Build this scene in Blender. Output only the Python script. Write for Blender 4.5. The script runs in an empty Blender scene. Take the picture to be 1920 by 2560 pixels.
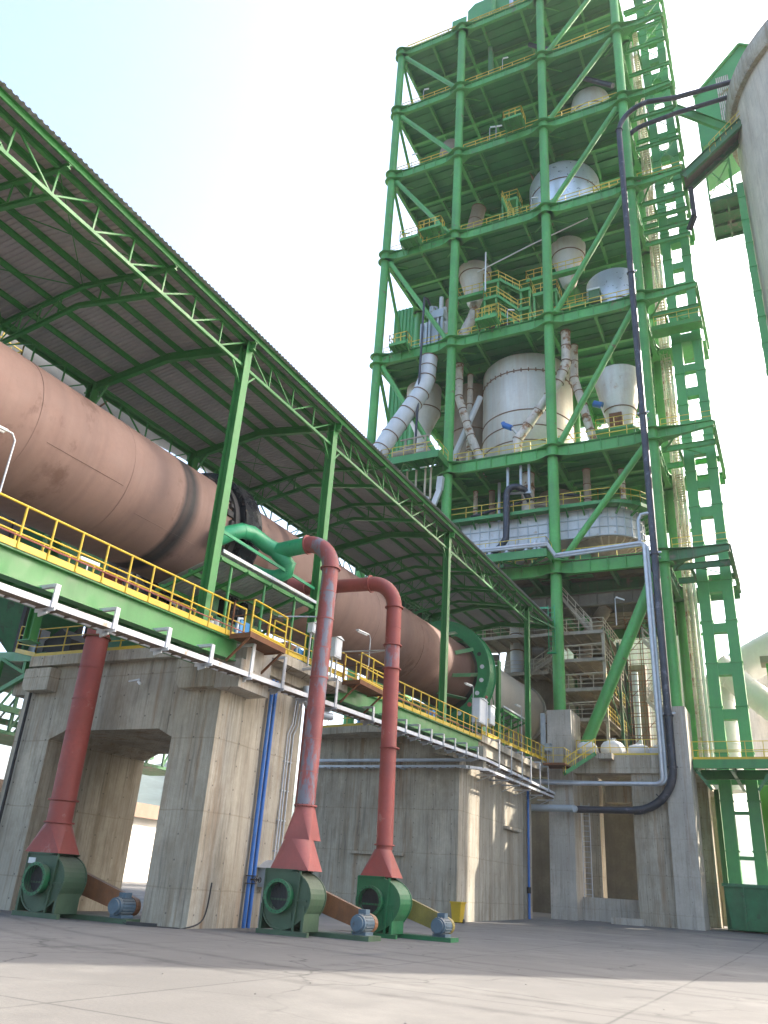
import bpy, math, random
import numpy as np
from mathutils import Vector, Matrix
random.seed(7)
rad = math.radians
S = bpy.context.scene
COL = S.collection

# ---------------------------------------------------------------- camera
cd = bpy.data.cameras.new("camera")
cam = bpy.data.objects.new("camera", cd)
COL.objects.link(cam)
S.camera = cam
cd.sensor_fit = 'VERTICAL'
cd.sensor_height = 36.0
cd.sensor_width = 27.0
cd.lens = 36.0 * 2022.87 / 2560.0
cd.clip_end = 6000
PITCH, YAW, ROLL = rad(24.874), rad(-27.498), rad(3.964)
def _cam_rows():
    cy, sy = math.cos(YAW), math.sin(YAW)
    Rz = Matrix(((cy, -sy, 0), (sy, cy, 0), (0, 0, 1)))
    B = Matrix(((1, 0, 0), (0, 0, -1), (0, 1, 0)))
    cp, sp = math.cos(PITCH), math.sin(PITCH)
    Rx = Matrix(((1, 0, 0), (0, cp, sp), (0, -sp, cp)))
    cr, sr = math.cos(ROLL), math.sin(ROLL)
    Rr = Matrix(((cr, -sr, 0), (sr, cr, 0), (0, 0, 1)))
    return Rr @ Rx @ B @ Rz
_R = _cam_rows()
m3 = Matrix((_R[0], -_R[1], -_R[2])).transposed()
cam.matrix_world = Matrix.Translation((0, 0, 1.6)) @ m3.to_4x4()

# ---------------------------------------------------------------- light
SUN_AZ, SUN_EL = rad(38.8), rad(35.0)      # azimuth from +Y towards +X
w = bpy.data.worlds.new("World")
S.world = w
w.use_nodes = True
nt = w.node_tree
bg = nt.nodes["Background"]
sky = nt.nodes.new("ShaderNodeTexSky")
sky.sky_type = 'NISHITA'
sky.sun_disc = False
sky.sun_elevation = SUN_EL
sky.sun_rotation = SUN_AZ
sky.air_density = 1.0
sky.dust_density = 5.0
sky.ozone_density = 1.0
nt.links.new(sky.outputs[0], bg.inputs[0])
bg.inputs[1].default_value = 0.15
sd = bpy.data.lights.new("sun", 'SUN')
sd.energy = 2.5
sd.angle = rad(0.5)
sd.color = (1.0, 0.93, 0.82)
sun = bpy.data.objects.new("sun", sd)
COL.objects.link(sun)
dv = Vector((math.sin(SUN_AZ) * math.cos(SUN_EL), math.cos(SUN_AZ) * math.cos(SUN_EL), math.sin(SUN_EL)))
sun.rotation_euler = dv.to_track_quat('Z', 'Y').to_euler()
sun.location = dv * 200
S.view_settings.view_transform = 'Standard'
S.view_settings.look = 'None'
S.view_settings.gamma = 1.0
S.view_settings.exposure = 2.2
S.cycles.volume_bounces = 1
S.cycles.max_bounces = 6
S.cycles.diffuse_bounces = 4
S.cycles.use_denoising = True

# ---------------------------------------------------------------- materials
def lin(h):
    h = h.lstrip('#')
    out = []
    for i in (0, 2, 4):
        c = int(h[i:i + 2], 16) / 255
        out.append(c / 12.92 if c <= .04045 else ((c + .055) / 1.055) ** 2.4)
    return tuple(out)
MATS = {}
def M(name, rgb, rough=.6, metal=0.0, var=.2, scale=1.2, streak=0.0, scol=(.05, .045, .035), sscale=1.6,
      patch=0.0, pcol=(.2, .07, .03), pscale=.9, pst=1.0, bump=0.0, bscale=12.0, forms=0.0, dust=0.0, dcol=(.32, .28, .22)):
    m = bpy.data.materials.new(name)
    m.use_nodes = True
    n, l = m.node_tree.nodes, m.node_tree.links
    bs = n["Principled BSDF"]
    geo = n.new("ShaderNodeNewGeometry")
    def noise(sc, det=5.0, vec=None, r=.6):
        t = n.new("ShaderNodeTexNoise")
        t.inputs["Scale"].default_value = sc
        t.inputs["Detail"].default_value = det
        t.inputs["Roughness"].default_value = r
        l.new(vec if vec is not None else geo.outputs["Position"], t.inputs["Vector"])
        return t.outputs["Fac"]
    def mapr(src, a, b, c=0., d=1.):
        t = n.new("ShaderNodeMapRange")
        t.inputs[1].default_value, t.inputs[2].default_value = a, b
        t.inputs[3].default_value, t.inputs[4].default_value = c, d
        l.new(src, t.inputs[0])
        return t.outputs[0]
    def mix(f, a, b, mode='MIX'):
        t = n.new("ShaderNodeMix")
        t.data_type = 'RGBA'
        t.blend_type = mode
        if isinstance(f, float): t.inputs[0].default_value = f
        else: l.new(f, t.inputs[0])
        for k, v in ((6, a), (7, b)):
            if isinstance(v, tuple): t.inputs[k].default_value = (*v[:3], 1)
            else: l.new(v, t.inputs[k])
        return t.outputs[2]
    def scaled(sx, sy, sz):
        t = n.new("ShaderNodeVectorMath")
        t.operation = 'MULTIPLY'
        l.new(geo.outputs["Position"], t.inputs[0])
        t.inputs[1].default_value = (sx, sy, sz)
        return t.outputs[0]
    lo = tuple(c * (1 - var) for c in rgb)
    hi = tuple(min(1, c * (1 + var)) for c in rgb)
    c = mix(mapr(noise(scale, 6), .3, .7), lo, hi)
    c = mix(mapr(noise(scale * 9, 4), .35, .65, 0, .45), c, lo)
    if streak:
        s = noise(1.0, 5, scaled(sscale, sscale, sscale * .06), .7)
        c = mix(mapr(s, .48, .72, 0, streak), c, scol)
    if patch:
        p = noise(pscale, 8, scaled(1, 1, pst), .7)
        c = mix(mapr(p, .62 - .12 * patch, .68 - .1 * patch), c, pcol)
    if forms:
        sp = n.new("ShaderNodeSeparateXYZ"); l.new(geo.outputs["Position"], sp.inputs[0])
        def math_(op, a, b=None):
            t = n.new("ShaderNodeMath"); t.operation = op
            for k, v in ((0, a), (1, b)):
                if v is None: continue
                if isinstance(v, (int, float)): t.inputs[k].default_value = v
                else: l.new(v, t.inputs[k])
            return t.outputs[0]
        wob = math_('MULTIPLY', noise(.8, 4), .12)
        def line(src, period, width):
            f = math_('ABSOLUTE', math_('SUBTRACT', math_('FRACT', math_('DIVIDE', math_('ADD', src, wob), period)), .5))
            return mapr(f, 0, width / period, 1, 0)
        xy = math_('ADD', sp.outputs[0], sp.outputs[1])
        hz, vt = line(sp.outputs[2], 2.44, .035), line(xy, 1.22, .02)
        plank = line(xy, .155, .02)
        tone = mix(mapr(noise(1.0, 0, scaled(.8, .8, .41)), .4, .6, 0, .3), c, tuple(x * .72 for x in rgb))
        c = mix(math_('MULTIPLY', hz, math_('MULTIPLY', noise(2, 5), .75 * forms)), tone, scol)
        c = mix(math_('MULTIPLY', vt, math_('MULTIPLY', noise(2.5, 5), .8 * forms)), c, scol)
        c = mix(math_('MULTIPLY', plank, math_('MULTIPLY', noise(1.1, 5), .35 * forms)), c, scol)
        rs = noise(1.0, 6, scaled(1.3, 1.3, .09), .75)
        c = mix(mapr(rs, .53, .68, 0, .75 * forms), c, (.25, .14, .06))
        dk = noise(1.0, 6, scaled(5.5, 5.5, .3), .75)
        c = mix(mapr(dk, .52, .72, 0, .8 * forms), c, (.085, .075, .06))
        gx = math_('SUBTRACT', math_('FRACT', math_('DIVIDE', xy, 1.22)), .5)
        gy = math_('SUBTRACT', math_('FRACT', math_('DIVIDE', sp.outputs[2], .81)), .5)
        dd = math_('ADD', math_('POWER', math_('MULTIPLY', gx, 1.22), 2.0), math_('POWER', math_('MULTIPLY', gy, .81), 2.0))
        c = mix(math_('MULTIPLY', mapr(dd, .0004, .0016, 1, 0), .75 * forms), c, (.06, .05, .045))
        blot = noise(.55, 7, scaled(1, 1, .5), .75)
        c = mix(mapr(blot, .5, .66, 0, .5 * forms), c, (.2, .16, .105))
    if dust:
        sep = n.new("ShaderNodeSeparateXYZ")
        l.new(geo.outputs["Normal"], sep.inputs[0])
        d = mapr(sep.outputs[2], .2, .95, 0, dust)
        c = mix(d, c, dcol)
    l.new(c, bs.inputs["Base Color"])
    bs.inputs["Metallic"].default_value = metal
    r = mapr(noise(scale * 4, 3), .3, .7, max(.05, rough - .1), min(1, rough + .1))
    l.new(r, bs.inputs["Roughness"])
    if bump:
        b = n.new("ShaderNodeBump")
        b.inputs["Strength"].default_value = bump
        b.inputs["Distance"].default_value = .03
        l.new(noise(bscale, 6), b.inputs["Height"])
        l.new(b.outputs[0], bs.inputs["Normal"])
    m["api"] = 1
    MATS[name] = m
    return m

GREEN = M("green_paint", (.05, .24, .06), .42, var=.15, scale=.5, streak=.35, scol=(.02, .09, .03), dust=.25)
TGREEN = M("tower_green_paint", (.085, .345, .08), .5, var=.22, scale=.4, streak=.4, scol=(.07, .15, .06), patch=.06, pcol=(.16, .14, .07), pscale=.9, dust=.45)
DGREEN = M("dusty_green_paint", (.06, .19, .075), .65, var=.25, scale=.5, streak=.4, scol=(.16, .13, .09), patch=.5, pcol=(.2, .17, .12), pscale=.35, dust=.6)
DECKG = M("deck_green", (.04, .21, .06), .6, var=.2, scale=.6, streak=.15, scol=(.03, .12, .04))
EGREEN = M("elevator_green", (.08, .335, .085), .45, var=.15, scale=.3, streak=.2, scol=(.03, .16, .06))
MGREEN = M("machine_green", (.025, .16, .06), .45, var=.22, scale=2, patch=.25, pcol=(.03, .07, .035), streak=.4, scol=(.05, .09, .05), dust=.4)
OLIVE = M("olive_casing", (.05, .095, .05), .55, var=.25, scale=2, streak=.3, scol=(.07, .08, .05), dust=.3)
YELLOW = M("yellow_paint", (.62, .42, .02), .45, var=.12, scale=2, streak=.25, scol=(.25, .14, .03))
TYELL = M("tower_rail_yellow", (.68, .50, .06), .5, var=.15, scale=1, streak=.25, scol=(.3, .25, .1))
BEIGE = M("dusty_rail", (.5, .44, .33), .75, var=.15, scale=1.5, patch=.2, pcol=(.3, .24, .16))
DUSTY = M("dusty_steel", (.36, .31, .235), .85, var=.3, scale=.6, streak=.3, scol=(.1, .08, .05), bump=.3, dust=.5)
DUSTD = M("dusty_dark_steel", (.16, .135, .10), .85, var=.35, scale=.5, streak=.4, scol=(.05, .04, .03), bump=.3, dust=.4)
CONC = M("raw_concrete", (.46, .41, .32), .85, var=.22, scale=.45, streak=.62, scol=(.15, .115, .065), sscale=1.1, bump=.35, bscale=9, forms=1.0)
CONCL = M("pale_concrete", (.48, .44, .37), .85, var=.18, scale=.6, streak=.4, scol=(.2, .17, .12), sscale=1.2, bump=.3, bscale=9, forms=.6)
SILOC = M("silo_concrete", (.62, .54, .44), .8, var=.15, scale=.25, streak=.4, scol=(.33, .28, .23), sscale=.5, bump=.15, forms=.45)
ASPH = M("yard_paving", (.145, .137, .126), .85, var=.16, scale=.18, patch=.3, pcol=(.095, .095, .1), pscale=.12, bump=.25, bscale=14)
RED = M("red_oxide", (.32, .062, .047), .6, var=.22, scale=.8, streak=.45, scol=(.19, .06, .05), patch=.1, pcol=(.36, .15, .12), pscale=1.6, dust=.3)
PINK = M("faded_red", (.36, .10, .085), .65, var=.15, scale=1.2, streak=.3, scol=(.22, .06, .05), dust=.2)
PEEL = M("peeling_red", (.33, .085, .075), .55, var=.25, scale=1.2, patch=1.0, pcol=(.19, .18, .21), pscale=2.2, pst=.3, streak=.3, scol=(.08, .04, .04))
TEAL = M("cooling_green", (.035, .33, .14), .35, var=.2, scale=1.5, streak=.2, scol=(.02, .14, .08))
BLACK = M("black_steel", (.022, .023, .027), .3, .4, var=.3, scale=2, patch=.2, pcol=(.06, .045, .04))
TYRE = M("tyre_steel", (.018, .02, .026), .28, .3, var=.15, scale=.6)
BAND = M("soot_black", (.03, .028, .028), .7, var=.3, scale=2)
BPIPE = M("black_pipe", (.045, .048, .06), .4, .3, var=.3, scale=1.5, patch=.3, pcol=(.11, .11, .13), pscale=1.5)
GALV = M("galvanised_steel", (.5, .52, .55), .45, .5, var=.15, scale=2, streak=.2, scol=(.3, .3, .3))
GREYP = M("grey_pipe_paint", (.42, .46, .48), .45, .2, var=.12, scale=2)
WHITEP = M("white_paint", (.68, .70, .70), .45, var=.08, scale=2, streak=.2, scol=(.4, .36, .3))
TRAYW = M("tray_white", (.62, .63, .64), .5, var=.12, scale=2.5, streak=.3, scol=(.4, .33, .25), patch=.15, pcol=(.4, .3, .2))
TRAYD = M("tray_brown_cables", (.2, .15, .11), .8, var=.3, scale=3)
BLUE = M("blue_pipe_paint", (.03, .14, .42), .4, var=.15, scale=2)
LBLUE = M("light_blue_paint", (.10, .36, .68), .4, var=.12, scale=3)
DBLUE = M("motor_blue", (.09, .14, .18), .55, var=.3, scale=3, dust=.6, patch=.2, pcol=(.05, .045, .04))
MUST = M("guard_yellow", (.30, .23, .05), .6, var=.3, scale=2, streak=.5, scol=(.14, .1, .05), dust=.4)
RUST = M("rusty_steel", (.17, .07, .03), .85, var=.35, scale=1.5, patch=.5, pcol=(.30, .12, .04), bump=.3)
ORANGE = M("guard_orange", (.28, .115, .045), .65, var=.3, scale=2, streak=.5, scol=(.13, .06, .035), dust=.4)
SHEET = M("roof_sheet", (.41, .39, .385), .55, .1, var=.15, scale=.4, streak=.2, scol=(.31, .28, .27), patch=.2, pcol=(.33, .31, .305), pscale=.3)
STEEL = M("cyclone_steel", (.66, .63, .57), .55, .25, var=.14, scale=.35, streak=.55, scol=(.50, .36, .25), sscale=.8, patch=.15, pcol=(.5, .38, .28), pscale=.4)
BROWNS = M("hot_vessel", (.33, .26, .20), .7, .1, var=.2, scale=.5, streak=.5, scol=(.22, .13, .07), sscale=.7)
SILVER = M("silver_cladding", (.66, .69, .73), .35, .55, var=.1, scale=.6, streak=.15, scol=(.45, .4, .36))
RUSTW = M("rust_streaked_pipe", (.62, .56, .48), .7, .1, var=.2, scale=1.5, patch=.8, pcol=(.30, .15, .07), pscale=.9, streak=.4, scol=(.3, .16, .08))
GDUCT = M("grey_duct", (.58, .59, .58), .6, .15, var=.12, scale=.8, streak=.2, scol=(.33, .31, .28))
PANEL = M("panel_cladding", (.60, .61, .62), .5, .1, var=.14, scale=1.2, streak=.3, scol=(.46, .4, .33), patch=.12, pcol=(.42, .33, .24), pscale=1.1)
GEARG = M("gear_guard_green", (.035, .24, .085), .4, var=.15, scale=1.5, streak=.25, scol=(.02, .09, .04), dust=.2)
WHITED = M("white_duct", (.66, .66, .63), .5, .1, var=.1, scale=.4, streak=.2, scol=(.5, .46, .4))
SEAM = M("rusty_seam", (.22, .12, .07), .8, var=.3, scale=3)
DARK = M("dark_steel", (.03, .03, .03), .7, var=.3, scale=2, dust=.2)
CLAD = M("green_cladding", (.07, .32, .09), .5, var=.12, scale=.5)
LIME = M("lime_paint", (.14, .42, .05), .5, var=.1)
BAG = M("woven_bag", (.74, .73, .70), .8, var=.1, scale=3, bump=.4, bscale=6)
WALLW = M("white_render", (.72, .70, .66), .85, var=.08, scale=.5, streak=.2, scol=(.5, .45, .38))
ROOFB = M("brown_roof", (.28, .19, .14), .8, var=.2, scale=1)
HILLM = M("hill_forest", (.09, .13, .11), .95, var=.5, scale=.03)
GLASS = M("tinted_glass", (.05, .06, .07), .15, var=.1)
BINY = M("yellow_plastic", (.55, .36, .02), .5, var=.1)
LAMPW = M("lamp_white", (.75, .75, .72), .4, var=.05)
KWHITE = M("pale_shell", (.50, .45, .38), .7, .05, var=.1, scale=.5, streak=.15, scol=(.38, .31, .24))

def kiln_material():
    m = M("kiln_shell_rust", (.25, .158, .126), .75, .1, var=.12, scale=.5, streak=.12, scol=(.13, .07, .05), sscale=.8, bump=.08, patch=.42, pcol=(.15, .085, .062), pscale=.33, pst=.6)
    n, l = m.node_tree.nodes, m.node_tree.links
    bs = n["Principled BSDF"]
    src = bs.inputs["Base Color"].links[0].from_socket
    geo = n.new("ShaderNodeNewGeometry")
    sep = n.new("ShaderNodeSeparateXYZ")
    l.new(geo.outputs["Position"], sep.inputs[0])
    nz = n.new("ShaderNodeTexNoise")
    nz.inputs["Scale"].default_value = 1.3
    nz.inputs["Detail"].default_value = 6
    l.new(geo.outputs["Position"], nz.inputs["Vector"])
    ma = n.new("ShaderNodeMath"); ma.operation = 'MULTIPLY_ADD'
    l.new(nz.outputs["Fac"], ma.inputs[0]); ma.inputs[1].default_value = .14
    l.new(sep.outputs[1], ma.inputs[2])
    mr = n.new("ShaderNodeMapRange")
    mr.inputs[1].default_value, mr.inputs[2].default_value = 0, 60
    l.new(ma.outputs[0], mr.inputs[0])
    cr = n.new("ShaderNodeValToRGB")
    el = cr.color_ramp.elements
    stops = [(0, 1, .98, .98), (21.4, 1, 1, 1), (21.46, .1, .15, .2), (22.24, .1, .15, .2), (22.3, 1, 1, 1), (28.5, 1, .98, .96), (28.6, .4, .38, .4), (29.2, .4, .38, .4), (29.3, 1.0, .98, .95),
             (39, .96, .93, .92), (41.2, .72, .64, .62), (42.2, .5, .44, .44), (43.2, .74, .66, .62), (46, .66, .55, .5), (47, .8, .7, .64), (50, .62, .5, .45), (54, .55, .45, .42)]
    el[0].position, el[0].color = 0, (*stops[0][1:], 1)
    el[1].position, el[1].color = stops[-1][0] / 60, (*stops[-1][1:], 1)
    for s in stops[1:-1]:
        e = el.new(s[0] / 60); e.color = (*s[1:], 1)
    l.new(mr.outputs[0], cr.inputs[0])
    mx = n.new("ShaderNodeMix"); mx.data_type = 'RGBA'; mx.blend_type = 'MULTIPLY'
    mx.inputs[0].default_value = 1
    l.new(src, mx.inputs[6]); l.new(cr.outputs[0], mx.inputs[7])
    # faint burnt rings and scuffs round the shell
    nr = n.new("ShaderNodeTexNoise"); nr.inputs["Scale"].default_value = 1.0; nr.inputs["Detail"].default_value = 7
    vm = n.new("ShaderNodeVectorMath"); vm.operation = 'MULTIPLY'; vm.inputs[1].default_value = (.08, 1.7, .08)
    l.new(geo.outputs["Position"], vm.inputs[0]); l.new(vm.outputs[0], nr.inputs["Vector"])
    mr2 = n.new("ShaderNodeMapRange"); mr2.inputs[1].default_value, mr2.inputs[2].default_value = .5, .75
    mr2.inputs[4].default_value = .35
    l.new(nr.outputs["Fac"], mr2.inputs[0])
    mx2 = n.new("ShaderNodeMix"); mx2.data_type = 'RGBA'
    l.new(mr2.outputs[0], mx2.inputs[0]); l.new(mx.outputs[2], mx2.inputs[6]); mx2.inputs[7].default_value = (.13, .075, .06, 1)
    l.new(mx2.outputs[2], bs.inputs["Base Color"])
    return m
KILN = kiln_material()
def paving_detail():
    m = ASPH
    n, l = m.node_tree.nodes, m.node_tree.links
    bs = n["Principled BSDF"]
    src = bs.inputs["Base Color"].links[0].from_socket
    geo = n.new("ShaderNodeNewGeometry")
    sep = n.new("ShaderNodeSeparateXYZ"); l.new(geo.outputs["Position"], sep.inputs[0])
    def mth(op, a, b=0.0):
        t = n.new("ShaderNodeMath"); t.operation = op
        for k, v in ((0, a), (1, b)):
            if isinstance(v, (int, float)): t.inputs[k].default_value = v
            else: l.new(v, t.inputs[k])
        return t.outputs[0]
    def nz(sc, vec, det=6):
        t = n.new("ShaderNodeTexNoise"); t.inputs["Scale"].default_value = sc; t.inputs["Detail"].default_value = det; t.inputs["Roughness"].default_value = .7
        l.new(vec, t.inputs["Vector"]); return t.outputs["Fac"]
    def mp(s, a, b, c=0., d=1.):
        t = n.new("ShaderNodeMapRange"); t.inputs[1].default_value, t.inputs[2].default_value, t.inputs[3].default_value, t.inputs[4].default_value = a, b, c, d
        l.new(s, t.inputs[0]); return t.outputs[0]
    def mixc(f, a, col):
        t = n.new("ShaderNodeMix"); t.data_type = 'RGBA'; l.new(f, t.inputs[0]); l.new(a, t.inputs[6]); t.inputs[7].default_value = (*col, 1); return t.outputs[2]
    pos = geo.outputs["Position"]
    wob = mth('MULTIPLY', nz(.5, pos), .5)
    def joint(s, per, w):
        f = mth('ABSOLUTE', mth('SUBTRACT', mth('FRACT', mth('DIVIDE', mth('ADD', s, mth('MULTIPLY', wob, .12)), per)), .5))
        return mp(f, 0, w / per, 1, 0)
    c = mixc(mth('MULTIPLY', joint(sep.outputs[0], 6.0, .05), .8), src, (.05, .048, .045))
    c = mixc(mth('MULTIPLY', joint(sep.outputs[1], 6.0, .05), .8), c, (.05, .048, .045))
    # cracks
    v = n.new("ShaderNodeTexVoronoi"); v.feature = 'DISTANCE_TO_EDGE'; v.inputs["Scale"].default_value = .22
    va = n.new("ShaderNodeVectorMath"); va.operation = 'ADD'
    nv = n.new("ShaderNodeTexNoise"); nv.inputs["Scale"].default_value = .9; nv.inputs["Detail"].default_value = 5
    l.new(pos, nv.inputs["Vector"]); l.new(pos, va.inputs[0]); l.new(nv.outputs["Color"], va.inputs[1]); l.new(va.outputs[0], v.inputs["Vector"])
    c = mixc(mth('MULTIPLY', mp(v.outputs["Distance"], 0, .012, 1, 0), mp(nz(.15, pos), .42, .56, 0, .85)), c, (.04, .038, .035))
    # tyre tracks curving through the yard
    vm = n.new("ShaderNodeVectorMath"); vm.operation = 'SUBTRACT'; l.new(pos, vm.inputs[0]); vm.inputs[1].default_value = (-2, 62, 0)
    ln = n.new("ShaderNodeVectorMath"); ln.operation = 'LENGTH'; l.new(vm.outputs[0], ln.inputs[0])
    for r0 in (40.2, 42.1, 46.6, 48.5):
        f = mp(mth('ABSOLUTE', mth('SUBTRACT', mth('ADD', ln.outputs["Value"], mth('MULTIPLY', wob, 1.2)), r0)), .05, .28, 1, 0)
        c = mixc(mth('MULTIPLY', f, mp(nz(.8, pos), .35, .65, .25, .75)), c, (.06, .057, .053))
    # oil spots and pale cement dust
    c = mixc(mp(nz(.45, pos, 8), .58, .68, 0, .7), c, (.055, .05, .046))
    c = mixc(mp(nz(.23, pos, 8), .5, .68, 0, .6), c, (.21, .2, .18))
    l.new(c, bs.inputs["Base Color"])
paving_detail()

# ---------------------------------------------------------------- mesh helpers
ORIG = {}
class MB:
    def __init__(self):
        self.v, self.f, self.s, self.c = [], [], [], []
    def add(self, vs, fs, smooth=False):
        b = len(self.v)
        self.c.append((b, b + len(vs), len(self.f), len(self.f) + len(fs)))
        self.v += [tuple(p) for p in vs]
        self.f += [tuple(i + b for i in f) for f in fs]
        self.s += [smooth] * len(fs)
        return self
    def box(self, x0, y0, z0, x1, y1, z1):
        if x0 > x1: x0, x1 = x1, x0
        if y0 > y1: y0, y1 = y1, y0
        if z0 > z1: z0, z1 = z1, z0
        vs = [(x0, y0, z0), (x1, y0, z0), (x1, y1, z0), (x0, y1, z0), (x0, y0, z1), (x1, y0, z1), (x1, y1, z1), (x0, y1, z1)]
        return self.add(vs, [(3, 2, 1, 0), (4, 5, 6, 7), (0, 1, 5, 4), (1, 2, 6, 5), (2, 3, 7, 6), (3, 0, 4, 7)])
    def hexa(self, vs):   # 8 corners, bottom ring then top ring
        return self.add(vs, [(3, 2, 1, 0), (4, 5, 6, 7), (0, 1, 5, 4), (1, 2, 6, 5), (2, 3, 7, 6), (3, 0, 4, 7)])
    def frame(self, p, q, up=(0, 0, 1)):
        p, q = Vector(p), Vector(q)
        d = (q - p).normalized()
        u = Vector(up)
        if abs(d.dot(u)) > .999: u = Vector((0, 1, 0))
        s = d.cross(u).normalized()
        return p, q, d, s, s.cross(d).normalized()
    def bar(self, p, q, wd, ht=None, up=(0, 0, 1), off=(0, 0)):
        ht = wd if ht is None else ht
        p, q, d, s, u = self.frame(p, q, up)
        o = s * off[0] + u * off[1]
        vs = []
        for c in (p, q):
            for a, b in ((-1, -1), (1, -1), (1, 1), (-1, 1)):
                vs.append(c + o + s * (a * wd / 2) + u * (b * ht / 2))
        return self.add(vs, [(3, 2, 1, 0), (4, 5, 6, 7), (0, 1, 5, 4), (1, 2, 6, 5), (2, 3, 7, 6), (3, 0, 4, 7)])
    def ibeam(self, p, q, depth, width, tf=.04, tw=.03, up=(0, 0, 1)):
        self.bar(p, q, width, tf, up, (0, depth / 2 - tf / 2))
        self.bar(p, q, width, tf, up, (0, -depth / 2 + tf / 2))
        return self.bar(p, q, tw, depth - 2 * tf, up)
    def ring(self, c, s, u, r, n):
        return [c + s * (r * math.cos(2 * math.pi * k / n)) + u * (r * math.sin(2 * math.pi * k / n)) for k in range(n)]
    def cone(self, p, q, r0, r1, n=20, caps=True, up=(0, 0, 1)):
        p, q, d, s, u = self.frame(p, q, up)
        A, B = self.ring(p, s, u, r0, n), self.ring(q, s, u, r1, n)
        self.add(A + B, [(k, (k + 1) % n, n + (k + 1) % n, n + k) for k in range(n)], True)
        if caps:
            self.add(A, [tuple(range(n - 1, -1, -1))])
            self.add(B, [tuple(range(n))])
        return self
    def cyl(self, p, q, r, n=20, caps=True): return self.cone(p, q, r, r, n, caps)
    def tube(self, pts, r, n=14, caps=True):
        pts = [Vector(p) for p in pts]
        m = len(pts)
        T = []
        for i in range(m):
            a = (pts[i] - pts[i - 1]).normalized() if i else (pts[1] - pts[0]).normalized()
            b = (pts[i + 1] - pts[i]).normalized() if i < m - 1 else a
            T.append((a + b).normalized())
        u = Vector((0, 0, 1))
        if abs(T[0].dot(u)) > .9: u = Vector((0, 1, 0))
        vs = []
        rings = []
        for i in range(m):
            s = T[i].cross(u)
            if s.length < 1e-4: s = Vector((1, 0, 0))
            s.normalize()
            u = s.cross(T[i]).normalized()
            rr = r[i] if isinstance(r, (list, tuple)) else r
            rg = self.ring(pts[i], s, u, rr, n)
            rings.append(rg)
            vs += rg
        fs = [(i * n + k, i * n + (k + 1) % n, (i + 1) * n + (k + 1) % n, (i + 1) * n + k) for i in range(m - 1) for k in range(n)]
        self.add(vs, fs, True)
        if caps:
            self.add(rings[0], [tuple(range(n - 1, -1, -1))])
            self.add(rings[-1], [tuple(range(n))])
        return self
    def lathe(self, cx, cy, prof, n=40, smooth=True):    # prof: (r, z) bottom to top
        vs, m = [], len(prof)
        for r, z in prof:
            for k in range(n):
                a = 2 * math.pi * k / n
                vs.append((cx + r * math.cos(a), cy + r * math.sin(a), z))
        fs = [(i * n + k, i * n + (k + 1) % n, (i + 1) * n + (k + 1) % n, (i + 1) * n + k) for i in range(m - 1) for k in range(n)]
        self.add(vs, fs, smooth)
        self.add(vs[:n], [tuple(range(n - 1, -1, -1))])
        self.add(vs[-n:], [tuple(range(n))])
        return self
    def prism(self, poly, a, b, axis='z'):   # poly of 2-D points, extruded a..b
        def P(p, t):
            return {'z': (p[0], p[1], t), 'y': (p[0], t, p[1]), 'x': (t, p[0], p[1])}[axis]
        n = len(poly)
        lo, hi = [P(p, a) for p in poly], [P(p, b) for p in poly]
        self.add(lo + hi, [(k, (k + 1) % n, n + (k + 1) % n, n + k) for k in range(n)])
        self.add(lo, [tuple(range(n - 1, -1, -1))])
        return self.add(hi, [tuple(range(n))])
    def torus_ring(self, p, axis, r, wd, th, n=28):     # flat flange ring r..r+wd
        p = Vector(p); d = Vector(axis).normalized()
        u = Vector((0, 0, 1)) if abs(d.z) < .9 else Vector((0, 1, 0))
        s = d.cross(u).normalized(); u = s.cross(d)
        rings = [self.ring(p - d * th / 2, s, u, r, n), self.ring(p - d * th / 2, s, u, r + wd, n),
                 self.ring(p + d * th / 2, s, u, r + wd, n), self.ring(p + d * th / 2, s, u, r, n)]
        for a in range(4):
            A, B = rings[a], rings[(a + 1) % 4]
            self.add(A + B, [(k, (k + 1) % n, n + (k + 1) % n, n + k) for k in range(n)], a in (1, 3))
        return self
    def rail(self, pts, h=1.1, sp=1.5, r=.045, levels=(1.0, .5), closed=False, posts=True):
        pts = [Vector(p) for p in pts]
        for a, b in zip(pts[:-1], pts[1:]):
            for lv in levels:
                z = Vector((0, 0, h * lv))
                self.bar(a + z, b + z, r)
            if posts:
                L = (b - a).length
                k = max(1, round(L / sp))
                for i in range(k + 1):
                    c = a.lerp(b, i / k)
                    self.bar(c, c + Vector((0, 0, h)), r)
        return self
    def pieces(self):
        # groups of add() chunks that lie far apart are separate pieces of the same kind
        n = len(self.c)
        if n < 2 or n > 1500: return [list(range(n))]
        lo, hi = np.empty((n, 3)), np.empty((n, 3))
        V = np.array(self.v)
        for i, (a, b, _, _) in enumerate(self.c):
            lo[i], hi[i] = V[a:b].min(0), V[a:b].max(0)
        size = (hi - lo).max(1)
        gap = np.maximum(0, np.maximum(lo[:, None] - hi[None], lo[None] - hi[:, None]))
        near = np.sqrt((gap ** 2).sum(2)) <= np.maximum(.02, .5 * np.maximum(size[:, None], size[None]))
        lab = [-1] * n; out = []
        for i in range(n):
            if lab[i] >= 0: continue
            lab[i] = len(out); st = [i]; grp = []
            while st:
                k = st.pop(); grp.append(k)
                for j in np.nonzero(near[k])[0]:
                    if lab[j] < 0: lab[j] = lab[i]; st.append(int(j))
            out.append(sorted(grp))
        return out
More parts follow.
